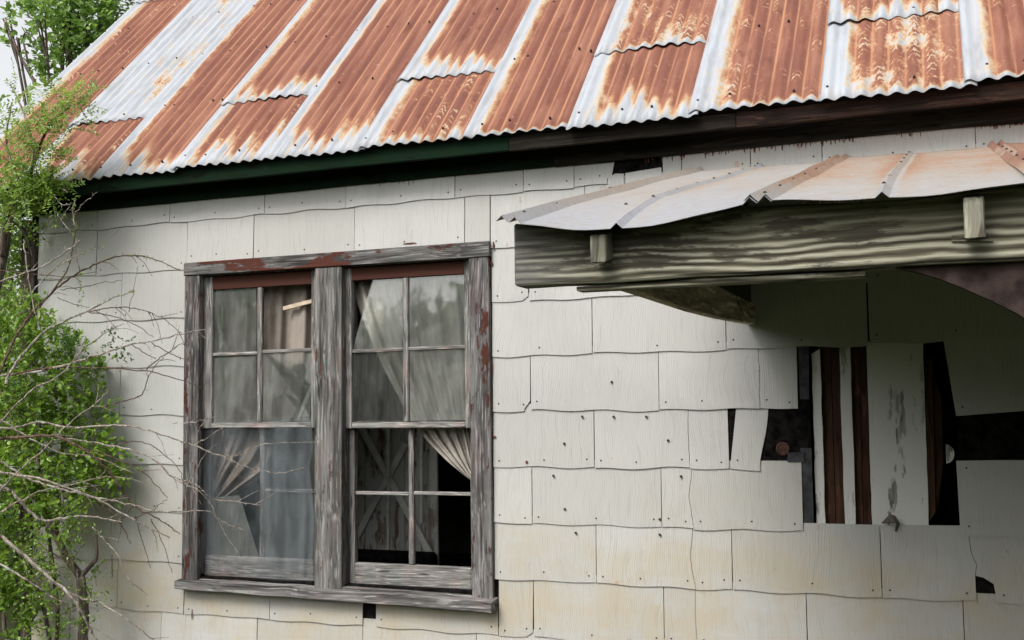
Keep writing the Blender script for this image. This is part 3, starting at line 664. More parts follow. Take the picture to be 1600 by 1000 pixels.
sash(jl, ML+.03, z0L, zML+.035, YL, mlb, (None, Z(450, 767, YL)), (gl0b, gl1b), .03, Z(450, 873, YL)-z0L, red=False)
sash(MR-.02, jr+.04, z0R, zMR+.035, YL, mrb, (Z(590, 771, YL), Z(690, 771.5, YL)), (gr0b, gr1b), .03, Z(640, 883, YL)-z0R, red=False)
wb('stool', [(MR+.002, WZB+.012), (WX1-.107, WZB+.004), (WX1-.107, WZB-.012), (MR+.002, WZB-.004)], -.03, YL-.003, M['sill'])
b = MB(); b.tube([at(660, 664, YU-.004), at(664, 664, YU-.004)], .005, .005); 
# panes
def pane(pts, Y, mat, label=None):
    mb = MB(); mb.prism([xz(*p, Y) for p in pts], Y, Y+.003); return mb.build('pane', mat, window, label=label)
YG = YU+.016; YH = YL+.016
pane([(328, 448), (400, 444), (400, 556), (328, 560)], YG, M['glass'])
pane([(325, 552), (400, 550), (401, 660), (324, 661)], YG, M['glass2'])
pane([(411, 548), (490, 543), (491, 658), (452, 659), (463, 640), (445, 618), (437, 611), (455, 617), (470, 628), (478, 605), (460, 583), (453, 578), (460, 569), (474, 568), (480, 577), (476, 590), (484, 600), (470, 640), (462, 659), (411, 660)], YG, M['glass2'], 'broken hazy pane with dark holes')
pane([(583, 437), (629, 433), (629, 548), (550, 552), (556, 528), (564, 500), (573, 468)], YG, M['glass2'], 'broken pane with a slanting edge')
pane([(637, 432), (728, 424), (728, 545), (638, 547)], YG, M['glass'])
pane([(547, 546), (629, 545), (630, 658), (548, 659)], YG, M['glass3'])
pane([(638, 544), (728, 541), (729, 656), (638, 658)], YG, M['glass2'])
pane([(412, 664), (493, 662), (493, 768), (413, 770)], YH, M['glass3'])
pane([(413, 766), (494, 766), (494, 876), (413, 877)], YH, M['glass'])
pane([(314, 778), (374, 774), (386, 812), (405, 872), (314, 876)], YH, M['glass2'], 'broken lower pane with a slanting right edge')
# torn insect screen hanging over the lower left sash
def cloth(name, left, right, nu, nv, Y, fold, nf, mat, parent=None, phase=0.0, seed=0):
    def samp(poly, t):
        d = [0]
        for p, q in zip(poly, poly[1:]): d.append(d[-1]+math.dist(p, q))
        x = t*d[-1]
        for i in range(len(poly)-1):
            if x <= d[i+1]+1e-9:
                k = (x-d[i])/max(1e-9, d[i+1]-d[i]); return tuple(poly[i][c]+(poly[i+1][c]-poly[i][c])*k for c in (0, 1))
        return poly[-1]
    r_ = random.Random(seed); ph = [r_.uniform(0, 6.28) for _ in range(4)]
    v = []
    for j in range(nv+1):
        a = samp(left, j/nv); c = samp(right, j/nv)
        for i in range(nu+1):
            u = i/nu; px = a[0]+(c[0]-a[0])*u; py = a[1]+(c[1]-a[1])*u
            y = Y+fold*(math.sin(u*nf*6.283+ph[0]+1.3*math.sin(j/nv*2+ph[1])+phase*j/nv)+.5*math.sin(u*nf*2.3*6.283+ph[2]+j/nv*2))*(.35+.65*math.sin(min(1, u*6+.15)*1.57))
            v.append(tuple(float(q) for q in at(px, py, y)))
    f = [(j*(nu+1)+i, j*(nu+1)+i+1, (j+1)*(nu+1)+i+1, (j+1)*(nu+1)+i) for j in range(nv) for i in range(nu)]
    me = bpy.data.meshes.new(name); me.from_pydata(v, [], f); me.update(); o = link(name, me, mat, parent, True)
    s = o.modifiers.new('thickness', 'SOLIDIFY'); s.thickness = .0012; return o
cloth('insect_screen', [(318, 664), (314, 760), (318, 840), (322, 892)], [(483, 650), (486, 700), (484, 730), (490, 800), (489, 860), (484, 915)], 30, 26, .020, .006, 2.0, M['screen'], window, 1.0, 3)

cloth('insect_screen', [(404, 668), (408, 740), (412, 800), (413, 880)], [(486, 655), (490, 700), (484, 730), (491, 800), (490, 860), (486, 905)], 24, 26, -.002, .013, 1.8, M['screen2'], window, 1.0, 9)

# curtains
c = cloth('curtain', [(548, 440), (560, 480), (585, 545), (612, 600), (640, 655), (668, 690), (700, 722), (737, 752)], [(735, 425), (740, 500), (742, 560), (742, 610), (742, 650), (743, 690), (744, 720), (745, 752)], 70, 44, .115, .020, 5.0, M['curt'], None, 2.0, 5)
tag(c, 'pale beige curtain pulled to the right behind the right window sash', 'curtain', 'old curtains in the window')
c = cloth('curtain', [(318, 440), (316, 520), (314, 600), (313, 660), (312, 720), (314, 775)], [(497, 435), (497, 520), (494, 600), (480, 680), (430, 735), (350, 782)], 70, 44, .125, .022, 4.2, M['curtb'], None, -2.5, 8)
tag(c, 'brown-grey curtain gathered to the left behind the left window sash', 'curtain', 'old curtains in the window')
# white cloth tube hanging in the upper left pane
b = MB(); b.tube([at(336, 452, .10), at(338, 480, .10), at(342, 505, .10), at(345, 525, .10), at(344, 540, .10)], .018, .008, 8); b.tube([at(345, 520, .10), at(346, 535, .098), at(344, 545, .095)], .016, .006, 8)
tag(b.build('hanging_cloth', M['cream'], None, True), 'narrow white strip of cloth hanging in the top left window pane', 'cloth')
b = MB(); p0, p1 = at(442, 482, .075), at(488, 470, .075); d = p1-p0; up = np.array((-.1, 0, 1))*.010
b.add([p0-up, p1-up, p1+up, p0+up]+[q+np.array((0, .012, 0)) for q in (p0-up, p1-up, p1+up, p0+up)], [(0, 1, 2, 3), (7, 6, 5, 4), (0, 4, 5, 1), (1, 5, 6, 2), (2, 6, 7, 3), (3, 7, 4, 0)])
tag(b.build('wooden_slat', M['slat']), 'short pale broken wooden slat across the glassless top pane of the left window', 'slat')
b = MB(); p0, p1 = at(462, 660, .062), at(488, 602, .062); up = np.array((.016, 0, .006))
b.add([p0-up, p0+up, p1+up, p1-up]+[q+np.array((0, .012, 0)) for q in (p0-up, p0+up, p1+up, p1-up)], [(0, 1, 2, 3), (7, 6, 5, 4), (0, 4, 5, 1), (1, 5, 6, 2), (2, 6, 7, 3), (3, 7, 4, 0)])
tag(b.build('wooden_slat', M['cream']), 'pale slat leaning behind the broken middle pane of the left window', 'slat')
# braced inner panel seen through the open lower right sash
YP = 1.0
pn = empty('braced_panel', (float(X(615, 770, YP)), YP, .45)); bpy.context.view_layer.update()
def child(mb, name, mat, par, bev=.003):
    o = mb.build(name, mat, None, bevel=bev); o.parent = par; o.matrix_parent_inverse = par.matrix_world.inverted(); return o
xs = [X(q, 770, YP) for q in (535, 570, 606, 632, 658, 684)]
for a, c in zip(xs, xs[1:]):
    mb = MB(); mb.box(a+.002, c-.002, YP, YP+.02, .451, DZ+.1); child(mb, 'plank', M['panel'], pn)
def bar(p, q, w_, Y, th):
    a = at(*p, Y); c = at(*q, Y); d = c-a; d /= np.linalg.norm(d); nn = np.cross(d, (0, 1, 0))*w_/2
    mb = MB(); vs = [a-nn, a+nn, c+nn, c-nn]; mb.add(vs+[x+np.array((0, th, 0)) for x in vs], [(3, 2, 1, 0), (4, 5, 6, 7), (0, 1, 5, 4), (1, 2, 6, 5), (2, 3, 7, 6), (3, 0, 4, 7)]); return mb
child(bar((548, 855), (634, 692), .040, YP-.022, .02), 'brace', M['brace'], pn)
child(bar((556, 655), (677, 876), .040, YP-.044, .02), 'brace', M['brace'], pn)
child(bar((606, 640), (606, 860), .018, YP-.062, .016), 'batten', M['brace'], pn)
child(bar((658, 660), (658, 818), .018, YP-.062, .016), 'batten', M['brace'], pn)
tag(pn, 'dim whitish plank panel with crossed braces inside the lower right sash', 'panel')
b = MB(); b.box(X(540, 870, .8), X(672, 870, .8), .8, .92, .451, Z(600, 863, .8)); o = b.build('dark_oblong', M['tar'], bevel=.02); tag(o, 'black chest standing low behind the lower right sash', 'oblong')  # plain box for an unidentified dark band low inside the sash

# ================================================================== OLD DOORWAY behind missing shingles
dw = MB(); dw.box(DX0-.001, DX0+.012, .002, .30, DZB, DZT); dw.box(DX1-.012, DX1+.001, .002, .30, DZB, DZT); dw.box(DX0+.0121, DX1-.0121, .29, .30, DZB, DZT)
door = dw.build('doorway', M['tar'], house, label='old boarded doorway showing through missing shingles')
def dboard(name, pts, Y, th, mat, label=None, rag=0.0):
    q = [xz(*p, Y) for p in pts]
    if rag:
        (a, b_, c_, d_) = q; out = []
        for p, r2 in ((a, b_), (b_, c_), (c_, d_), (d_, a)):
            for i in range(14): t = i/14; out.append((p[0]+(r2[0]-p[0])*t+rng.uniform(-rag, rag), p[1]+(r2[1]-p[1])*t))
        q = out
    mb = MB(); mb.prism(q, Y, Y+th); return mb.build(name, mat, door, label=label)
dboard('stud', [(1247, 538), (1264, 538), (1264, 624), (1250, 624)], -.0015, .001, M['greyb'])
dboard('stud', [(1250, 700), (1268, 700), (1272, 835), (1254, 835)], -.0015, .001, M['greyb'])
dboard('white_strip', [(1268, 553), (1281, 545), (1290, 835), (1276, 835)], .02, .02, M['white'], rag=.002)
dboard('board', [(1279, 530), (1297, 530), (1306, 840), (1288, 840)], .045, .025, M['brown'])
dboard('board', [(1298, 530), (1313, 530), (1323, 840), (1307, 840)], .048, .025, M['brown'])
dboard('white_strip', [(1311, 541), (1328, 538), (1338, 840), (1321, 840)], .022, .02, M['white'], rag=.0016)
dboard('board', [(1327, 530), (1342, 530), (1349, 840), (1336, 840)], .046, .025, M['brown'])
dboard('board', [(1343, 530), (1358, 530), (1366, 840), (1350, 840)], .049, .025, M['brown'])
dboard('white_panel', [(1354, 534), (1442, 534), (1452, 840), (1363, 840)], .018, .022, M['white'], 'wide chipped white panel', rag=.0014)
dboard('board', [(1444, 560), (1456, 560), (1462, 800), (1452, 815)], .03, .02, M['brown'])
dboard('board', [(1458, 580), (1470, 620), (1474, 720), (1464, 810)], .055, .02, M['brown'])
disc = MB(); cx, cz = xz(1478, 709, -.002); disc.prism([(cx, cz-.040)]+[(cx+.033*math.cos(a), cz+.040*math.sin(a)) for a in np.linspace(-1.5, 1.5, 12)]+[(cx, cz+.040)], -.006, -.001); disc.build('white_scrap', M['white'], door)
cx, cz = xz(1223, 701, -.001)
b = MB(); nn = 18; ring = lambda r, y: [(cx+r*math.cos(i*2*math.pi/nn), y, cz+r*math.sin(i*2*math.pi/nn)) for i in range(nn)]
b.add(ring(.030, -.001)+ring(.029, -.006)+ring(.022, -.007)+ring(.020, -.004), [(i+k*nn, (i+1) % nn+k*nn, (i+1) % nn+(k+1)*nn, i+(k+1)*nn) for k in range(3) for i in range(nn)]+[tuple(range(3*nn, 4*nn))])
tag(b.build('rusty_disc', M['iron']), 'small round rusty tin disc nailed to the black tar paper', 'disc')
b = MB(); q = xz(1231, 707, -.002), xz(1257, 707, -.002), xz(1257, 722, -.002), xz(1231, 722, -.002); b.prism(list(q), -.008, -.002)
b.build('wood_block', M['greyb'], door)
# bent scrap of tin hanging over the shingle edge
b = MB(); P3 = lambda px, py, y: at(px, py, y)
vs = [P3(1377, 817, -.002), P3(1391, 803, -.035), P3(1400, 817, -.030), P3(1398, 830, -.024), P3(1401, 831, -.024), P3(1406, 818, -.012), P3(1399, 806, -.020), P3(1385, 818, -.03)]
vs += [v_+np.array((.001, .0015, -.001)) for v_ in vs]
b.add(vs, [(0, 7, 1), (7, 2, 1), (1, 2, 5), (1, 5, 6), (2, 3, 4), (2, 4, 5)]+[(9, 15, 8), (9, 10, 15), (13, 10, 9), (14, 13, 9), (12, 11, 10), (13, 12, 10)])
tag(b.build('tin_scrap', M['flash']), 'small bent scrap of dark tin hooked over the shingles below the boarded doorway', 'tin scrap')

# ================================================================== PORCH
PX = [1.807, 2.449, 3.072, 3.70, 4.33, 4.96, 5.55]
PY0, PZ0, PY1, PZ1 = -.012, .285+DZ, -2.37, -.292+DZ
pr = MB(); PXR = 5.5
pd = lambda t, dz: (PY0+(PY1-PY0)*t, PZ0+(PZ1-PZ0)*t+dz)
porch = MB()
M['deck'] = plain('porch_deck', (.05, .043, .033), .9, .4, 7)
# deck boards on top of the rafters (one part), then framing as parts of the porch
y0, z0 = pd(0.005, -.014); y1, z1 = pd(.60, -.014)
porch.add([(1.86, y0, z0), (PXR, y0, z0), (PXR, y1, z1), (1.86, y1, z1), (1.86, y0, z0-.02), (PXR, y0, z0-.02), (PXR, y1, z1-.02), (1.86, y1, z1-.02)], [(0, 3, 2, 1), (4, 5, 6, 7), (0, 1, 5, 4), (1, 2, 6, 5), (2, 3, 7, 6), (3, 0, 4, 7)])
po = porch.build('porch', M['deck'], house, label='low porch roof of crimped metal sheets on a weathered beam')
def psheet(x0, x1, ru, seed):
    r_ = random.Random(seed); prof = []
    def vcrimp(c, h=.016, w_=.016): return [(c-w_, 0), (c-w_*.45, h*.55), (c, h), (c+w_*.45, h*.55), (c+w_, 0)]
    W_ = x1-x0; prof = [(-.006, 0.0)]+vcrimp(.012)+vcrimp(.048)
    a = .066
    prof += [(a+(W_/2-.02-a)*i/8, 0) for i in range(9)]+vcrimp(W_/2)
    a2 = W_/2+.02
    prof += [(a2+(W_-.012-a2)*i/8, 0) for i in range(9)]+vcrimp(W_+.010)+vcrimp(W_+.045)+[(W_+.064, 0)]
    nv = 26; v = []; uv = []
    for j in range(nv+1):
        t = j/nv
        for u, h in prof:
            y, z = pd(t, 0)
            sag = -.048*max(0, math.sin(min(1, max(0, u/W_))*math.pi))**1.1*max(0, (t-.80)/.20)**1.5*r_sag[seed]
            flat = 1.0 if (u < .07 or u > W_-.02) else (.9 if t > .93 else .75)
            dz = h*flat+.0055*(1-u/W_)+sag+.003*math.sin(u*9+t*5+seed)+.0015*math.sin(u*31+t*17)
            v.append((x0+u, y, z+dz)); uv.append((u, (1-t)*2.4))
    m_ = len(prof); f = [(j*m_+i, (j+1)*m_+i, (j+1)*m_+i+1, j*m_+i+1) for j in range(nv) for i in range(m_-1)]
    me = bpy.data.meshes.new('porch_sheet'); me.from_pydata(v, [], f); me.update()
    l = me.uv_layers.new(name='UVMap'); li = [0]*len(me.loops); me.loops.foreach_get('vertex_index', li); l.data.foreach_set('uv', [c_ for i in li for c_ in uv[i]])
    o = link('porch_sheet', me, M['porch'], po, False); o['rust'] = ru
    s = o.modifiers.new('thickness', 'SOLIDIFY'); s.thickness = .0012; s.offset = -1
r_sag = {0: 1.0, 1: .42, 2: .2, 3: .5, 4: .3, 5: .3}
for i in range(6): psheet(PX[i], PX[i+1], [.55, .70, .60, .86, .6, .6][i] if i != 2 else .88, i)
pnl = MB()
for i in range(4):
    for c_ in (PX[i]+.03, PX[i]+(PX[i+1]-PX[i])/2):
        for t in np.arange(.08, 1, .125):
            y, z = pd(t+rng.uniform(-.01, .01), .012); r0 = .005
            pnl.add([(c_-r0, y-r0, z), (c_+r0, y-r0, z), (c_+r0, y+r0, z), (c_-r0, y+r0, z), (c_, y, z+.005)], [(0, 1, 4), (1, 2, 4), (2, 3, 4), (3, 0, 4)])
o = pnl.build('porch_nails', M['nail'], po); o['kind'] = 'stuff'
BY = -2.285
bx0 = X(803, 400, BY)
def beam_top(x):
    t = (BY-.01-PY0)/(PY1-PY0); z = pd(t, -.006)[1]
    for i in range(6):
        if PX[i] <= x < PX[i+1]:
            uu = (x-PX[i])/(PX[i+1]-PX[i]); z -= .048*math.sin(uu*math.pi)**1.1*((t-.8)/.2)**1.5*r_sag[i]+.004
    return z
plank('beam', bx0, PXR, BY, BY+.085, Z(1200, 426, BY)+.0, beam_top, M['beam'], po, .006, 'weathered olive-grey beam with peeling paint', .12)
zbm = Z(1200, 426, BY)
plank('trim_strip', X(900, 438, BY+.02), X(1352, 425, BY+.02), BY+.02, BY+.075, zbm-.020, zbm-.004, M['beam'], po, .002)
def rafter_tail(px0, px1, pt, pb, yf):
    x0, x1 = X(px0, (pt+pb)/2, yf), X(px1, (pt+pb)/2, yf); zt, zb2 = Z((px0+px1)/2, pt, yf), Z((px0+px1)/2, pb, yf)
    y1, zz1 = PY0-.03, 0
    sl_ = (PZ1-PZ0)/(PY1-PY0)
    mb = MB(); L = (BY+.10)-yf
    mb.add([(x0, yf, zb2), (x1, yf, zb2), (x1, yf, zt), (x0, yf, zt), (x0, -.05, zb2+sl_*(-.05-yf)), (x1, -.05, zb2+sl_*(-.05-yf)), (x1, -.05, zt+sl_*(-.05-yf)), (x0, -.05, zt+sl_*(-.05-yf))], [(0, 1, 2, 3), (7, 6, 5, 4), (0, 4, 5, 1), (1, 5, 6, 2), (2, 6, 7, 3), (3, 7, 4, 0)])
    mb.build('rafter', M['block'], po, bevel=.003)
rafter_tail(922, 946, 367, 411, -2.35)
rafter_tail(1506, 1539, 308, 373, -2.35)
b = MB(); q = [xz(*p, BY-.004) for p in ((1487, 364), (1552, 364), (1552, 377), (1487, 377))]; b.prism(q, BY-.006, BY-.001); b.build('bracket', M['beam'], po)
# joist from wall to beam at the left end, lower edge bowed
jx = 2.063; prof = [(-.016, -.424+DZ), (-.30, -.434+DZ), (-.78, -.449+DZ), (-1.24, -.457+DZ), (-1.57, -.457+DZ), (-1.85, -.457+DZ), (BY+.086, -.458+DZ)]
top = [(BY+.086, -.328+DZ), (-1.2, -.330+DZ), (-.5, -.334+DZ), (-.016, -.337+DZ)]
pl = prof+top; n = len(pl); b = MB(); b.add([(jx-.02, y, z) for y, z in pl]+[(jx+.022, y, z) for y, z in pl], [tuple(range(n)), tuple(range(2*n-1, n-1, -1))]+[(i, i+n, (i+1) % n+n, (i+1) % n) for i in range(n)])
b.build('joist', M['joist'], po, bevel=.003, label='straight weathered joist running from the beam back to the wall')
# hidden upright boards, inferred at the porch end above the joist, darken the wall
ys = np.linspace(-.018, BY+.08, 16)
for ya_, yb_ in zip(ys, ys[1:]):
    za = pd((ya_-PY0)/(PY1-PY0), -.040)[1]; zb_ = pd((yb_-PY0)/(PY1-PY0), -.040)[1]
    if min(za, zb_) < -.318+DZ: continue
    b = MB(); x0_, x1_ = jx-.018+rng.uniform(0, .002), jx+.002+rng.uniform(0, .003); lo = -.3285+DZ
    b.add([(x0_, ya_-.0012, lo), (x0_, yb_+.0012, lo), (x0_, yb_+.0012, zb_), (x0_, ya_-.0012, za), (x1_, ya_-.0012, lo), (x1_, yb_+.0012, lo), (x1_, yb_+.0012, zb_), (x1_, ya_-.0012, za)],
          [(0, 1, 2, 3), (7, 6, 5, 4), (0, 4, 5, 1), (1, 5, 6, 2), (2, 6, 7, 3), (3, 7, 4, 0)])
    b.build('end_board', M['deck'], po)
# arched spandrel board under the beam at the right, and posts
YS = BY+.03; pts = [(1400, 417), (1430, 424), (1470, 436), (1510, 452), (1550, 470), (1590, 490), (1640, 522), (1690, 570), (1730, 640)]
q = [xz(*p, YS) for p in pts]; zt_ = Z(1500, 404, YS); q2 = q+[(q[-1][0]+.09, q[-1][1]), (q[-1][0]+.09, zbm-.001), (q[0][0], zbm-.001)]
b = MB(); b.prism(q2, YS, YS+.035); b.build('arched_spandrel', M['spandrel'], po, label='dark arched board curving down under the beam')
for x in (q[-1][0]+.091, 5.3): 
    b = MB(); b.box(x, x+.10, BY+.0, BY+.084, 0.0, zbm-.001); b.build('post', M['beam'], po, bevel=.005)
for x in (2.55, 3.55, 4.1, 4.7, 5.3):
    sl_ = (PZ1-PZ0)/(PY1-PY0); mb = MB(); yf = -2.10; zt = pd((yf-PY0)/(PY1-PY0), -.034)[1]; zb2 = zt-.08
    mb.add([(x, yf, zb2), (x+.04, yf, zb2), (x+.04, yf, zt), (x, yf, zt), (x, -.05, zb2+sl_*(-.05-yf)), (x+.04, -.05, zb2+sl_*(-.05-yf)), (x+.04, -.05, zt+sl_*(-.05-yf)), (x, -.05, zt+sl_*(-.05-yf))], [(0, 1, 2, 3), (7, 6, 5, 4), (0, 4, 5, 1), (1, 5, 6, 2), (2, 6, 7, 3), (3, 7, 4, 0)])
    mb.build('rafter', M['joist'], po)

# ================================================================== VEGETATION
def leaf_mesh(P, D, N, Ln, Wd):
    """P base, D direction, N approximate normal (arrays n,3), Ln, Wd -> 6-point leaves folded along the midrib"""
    D = D/np.linalg.norm(D, axis=1, keepdims=True); S = np.cross(D, N); S /= (np.linalg.norm(S, axis=1, keepdims=True)+1e-9); U = np.cross(S, D)
    Ln = Ln[:, None]; Wd = Wd[:, None]
    v = np.stack([P, P+D*Ln*.38+S*Wd*.5+U*Wd*.14, P+D*Ln*.75+S*Wd*.36+U*Wd*.08, P+D*Ln-U*Ln*.10, P+D*Ln*.75-S*Wd*.36+U*Wd*.08, P+D*Ln*.38-S*Wd*.5+U*Wd*.14], 1)
    return v
def leaves_obj(name, arrs, mat, parent):
    v = np.concatenate(arrs, 0); n = len(v); me = bpy.data.meshes.new(name)
    me.vertices.add(n*6); me.vertices.foreach_set('co', v.reshape(-1).astype(np.float32))
    idx = (np.arange(n)[:, None]*6+np.array([[0, 1, 2, 3, 0, 3, 4, 5]])).reshape(-1)
    me.loops.add(n*8); me.loops.foreach_set('vertex_index', idx.astype(np.int32))
    me.polygons.add(n*2); me.polygons.foreach_set('loop_start', (np.arange(n*2)*4).astype(np.int32)); me.polygons.foreach_set('loop_total', np.full(n*2, 4, np.int32))
    me.update(calc_edges=True); me.validate()
    o = link(name, me, mat, parent); return o
def unit(n):
    a = nr.normal(size=(n, 3)); return a/np.linalg.norm(a, axis=1, keepdims=True)
def blob(px, py, rx, ry, Y, ry_m=None):
    c = at(px, py, Y); z = np.dot(c-CAM, _f); s = z/F_PX
    return (c, np.array([rx*s, (ry_m if ry_m else min(rx, ry)*s*.8), ry*s]))
def fill(blobs, dens, leaf, width, tw_len, per, up=.5, twigs=None, shell=.55):
    """scatter leafy twigs through ellipsoids; returns leaf arrays"""
    out = []
    for (c, r), dn in zip(blobs, dens):
        nt_ = max(1, int(dn))
        d = unit(nt_); rad = (nr.uniform(size=(nt_, 1))**(1/3.))*(1-.0)+0
        P0 = c+d*rad*r*(.8+.35*nr.uniform(size=(nt_, 1)))
        T = unit(nt_)*.8+d*.55+np.array((0, 0, up)); T /= np.linalg.norm(T, axis=1, keepdims=True)
        Lw = tw_len*nr.uniform(.5, 1.2, size=(nt_, 1))
        for k in range(per):
            t = (k+nr.uniform(0, .7, size=(nt_, 1)))/per
            droop = np.array((0, 0, -.25))*t*t
            B = P0+(T+droop)*Lw*t
            side = unit(nt_); Dl = T*.45+side*.85+np.array((0, 0, .15)); Nn = unit(nt_)*.6+np.array((0, -.35, .8))
            keep = nr.uniform(size=nt_) < .92
            out.append(leaf_mesh(B[keep], Dl[keep], Nn[keep], (leaf*nr.uniform(.6, 1.25, size=nt_))[keep], (width*nr.uniform(.7, 1.2, size=nt_))[keep]))
        if twigs is not None:
            for i in range(0, nt_, 2): twigs.tube([P0[i]-T[i]*.02, P0[i]+T[i]*Lw[i]*.5, P0[i]+(T[i]+np.array((0, 0, -.2)))*Lw[i]], .0022, .0008, 3, False)
    return out

# ---- dense small-leaved shrub at the house corner
sh = empty('leafy_shrub', (-2.0, -.45, 0)); bpy.context.view_layer.update()
def vchild(o, par): o.parent = par; o.matrix_parent_inverse = par.matrix_world.inverted(); return o
Bs = [(30, 520, 60, 55, -0.31), (85, 545, 55, 40, -0.26), (120, 585, 42, 42, -0.23), (35, 610, 65, 65, -0.33), (105, 650, 58, 52, -0.26), (55, 700, 80, 60, -0.31), (150, 690, 30, 40, -0.20), (140, 740, 48, 45, -0.23), (165, 755, 26, 30, -0.20),
      (95, 775, 65, 45, -0.31), (25, 790, 60, 60, -0.35), (-20, 700, 50, 200, -0.20), (5, 880, 50, 60, -0.33), (20, 960, 40, 60, -0.28)]
Bl = [blob(*q) for q in Bs]; tw = MB()
den = [q[2]*q[3]*.027 for q in Bs]
lv = fill(Bl, den, .036, .022, .14, 9, .6, tw)
Bs2 = [(85, 870, 40, 45, -.42), (70, 930, 45, 50, -.40), (90, 985, 40, 40, -.40), (110, 830, 35, 30, -.40), (150, 925, 14, 35, -.30), (55, 850, 30, 30, -.4)]
lv += fill([blob(*q) for q in Bs2], [q[2]*q[3]*.022 for q in Bs2], .020, .012, .13, 10, .7, tw)
vchild(leaves_obj('crown', lv, M['leafs'], None), sh)
vchild(tw.build('twigs', M['dtwig']), sh)['kind'] = 'stuff'
def path(pts, Y0, Y1, n=6, jit=.004):
    """smooth polyline through photo points at depths Y0..Y1"""
    P = [at(p[0], p[1], Y0+(Y1-Y0)*i/max(1, len(pts)-1)) for i, p in enumerate(pts)]
    out = []
    for i in range(len(P)-1):
        p0, p1, p2, p3 = P[max(0, i-1)], P[i], P[i+1], P[min(len(P)-1, i+2)]
        for k in range(n):
            t = k/n; q = .5*((2*p1)+(-p0+p2)*t+(2*p0-5*p1+4*p2-p3)*t*t+(-p0+3*p1-3*p2+p3)*t**3); out.append(q+nr.normal(size=3)*jit*.3)
    return out+[P[-1]]
stems = [[(40, 1120), (45, 1000), (30, 850), (40, 700), (30, 560)], [(60, 1120), (90, 980), (75, 800), (100, 680), (90, 570)], [(20, 1120), (0, 900), (-20, 700)], [(95, 1120), (70, 960), (48, 905), (0, 870)]]
for q in stems:
    b = MB(); b.tube(path(q, -.10, -.14), .014, .005, 6); vchild(b.build('stem', M['bark'], None, True), sh)
tag(sh, 'dense bright green small-leaved shrub at the left corner of the house', 'shrub')

# ---- slim sapling trunk with fork
sp_ = empty('forked_sapling', at(130, 1120, -.28)); bpy.context.view_layer.update()
b = MB(); b.tube(path([(120, 1180), (124, 1060), (129, 1000), (131, 952), (126, 901)], -.28, -.28), .031, .024, 9); b.tube(path([(126, 901), (109, 878), (92, 847), (78, 820), (68, 793), (70, 755), (58, 714), (62, 660)], -.28, -.34), .023, .010, 8); vchild(b.build('trunk', M['bark'], None, True), sp_)
b = MB(); b.tube(path([(126, 903), (138, 888), (150, 874), (151, 858), (150, 836)], -.28, -.27), .013, .008, 7); vchild(b.build('branch', M['bark'], None, True), sp_)
b = MB(); b.tube(path([(104, 878), (88, 868), (66, 855)], -.28, -.30), .006, .003, 5); b.tube(path([(88, 838), (90, 815), (88, 790), (92, 770)], -.3, -.32), .012, .006, 6); vchild(b.build('branch', M['bark'], None, True), sp_)
lv = []; base = path([(130, 912), (140, 905), (150, 893), (154, 886)], -.28, -.24) + path([(132, 940), (142, 936), (152, 930)], -.28, -.24)
base = np.array(base); base = base[nr.randint(0, len(base), 40)]+nr.normal(size=(40, 3))*.01
lv.append(leaf_mesh(base, unit(40)+np.array((.4, 0, .5)), unit(40)*.5+np.array((0, -.5, .6)), nr.uniform(.016, .026, 40), nr.uniform(.009, .013, 40)))
vchild(leaves_obj('crown', lv, M['leafs'], None), sp_)
tag(sp_, 'slim dark forked sapling standing against the lower left shingles', 'sapling')

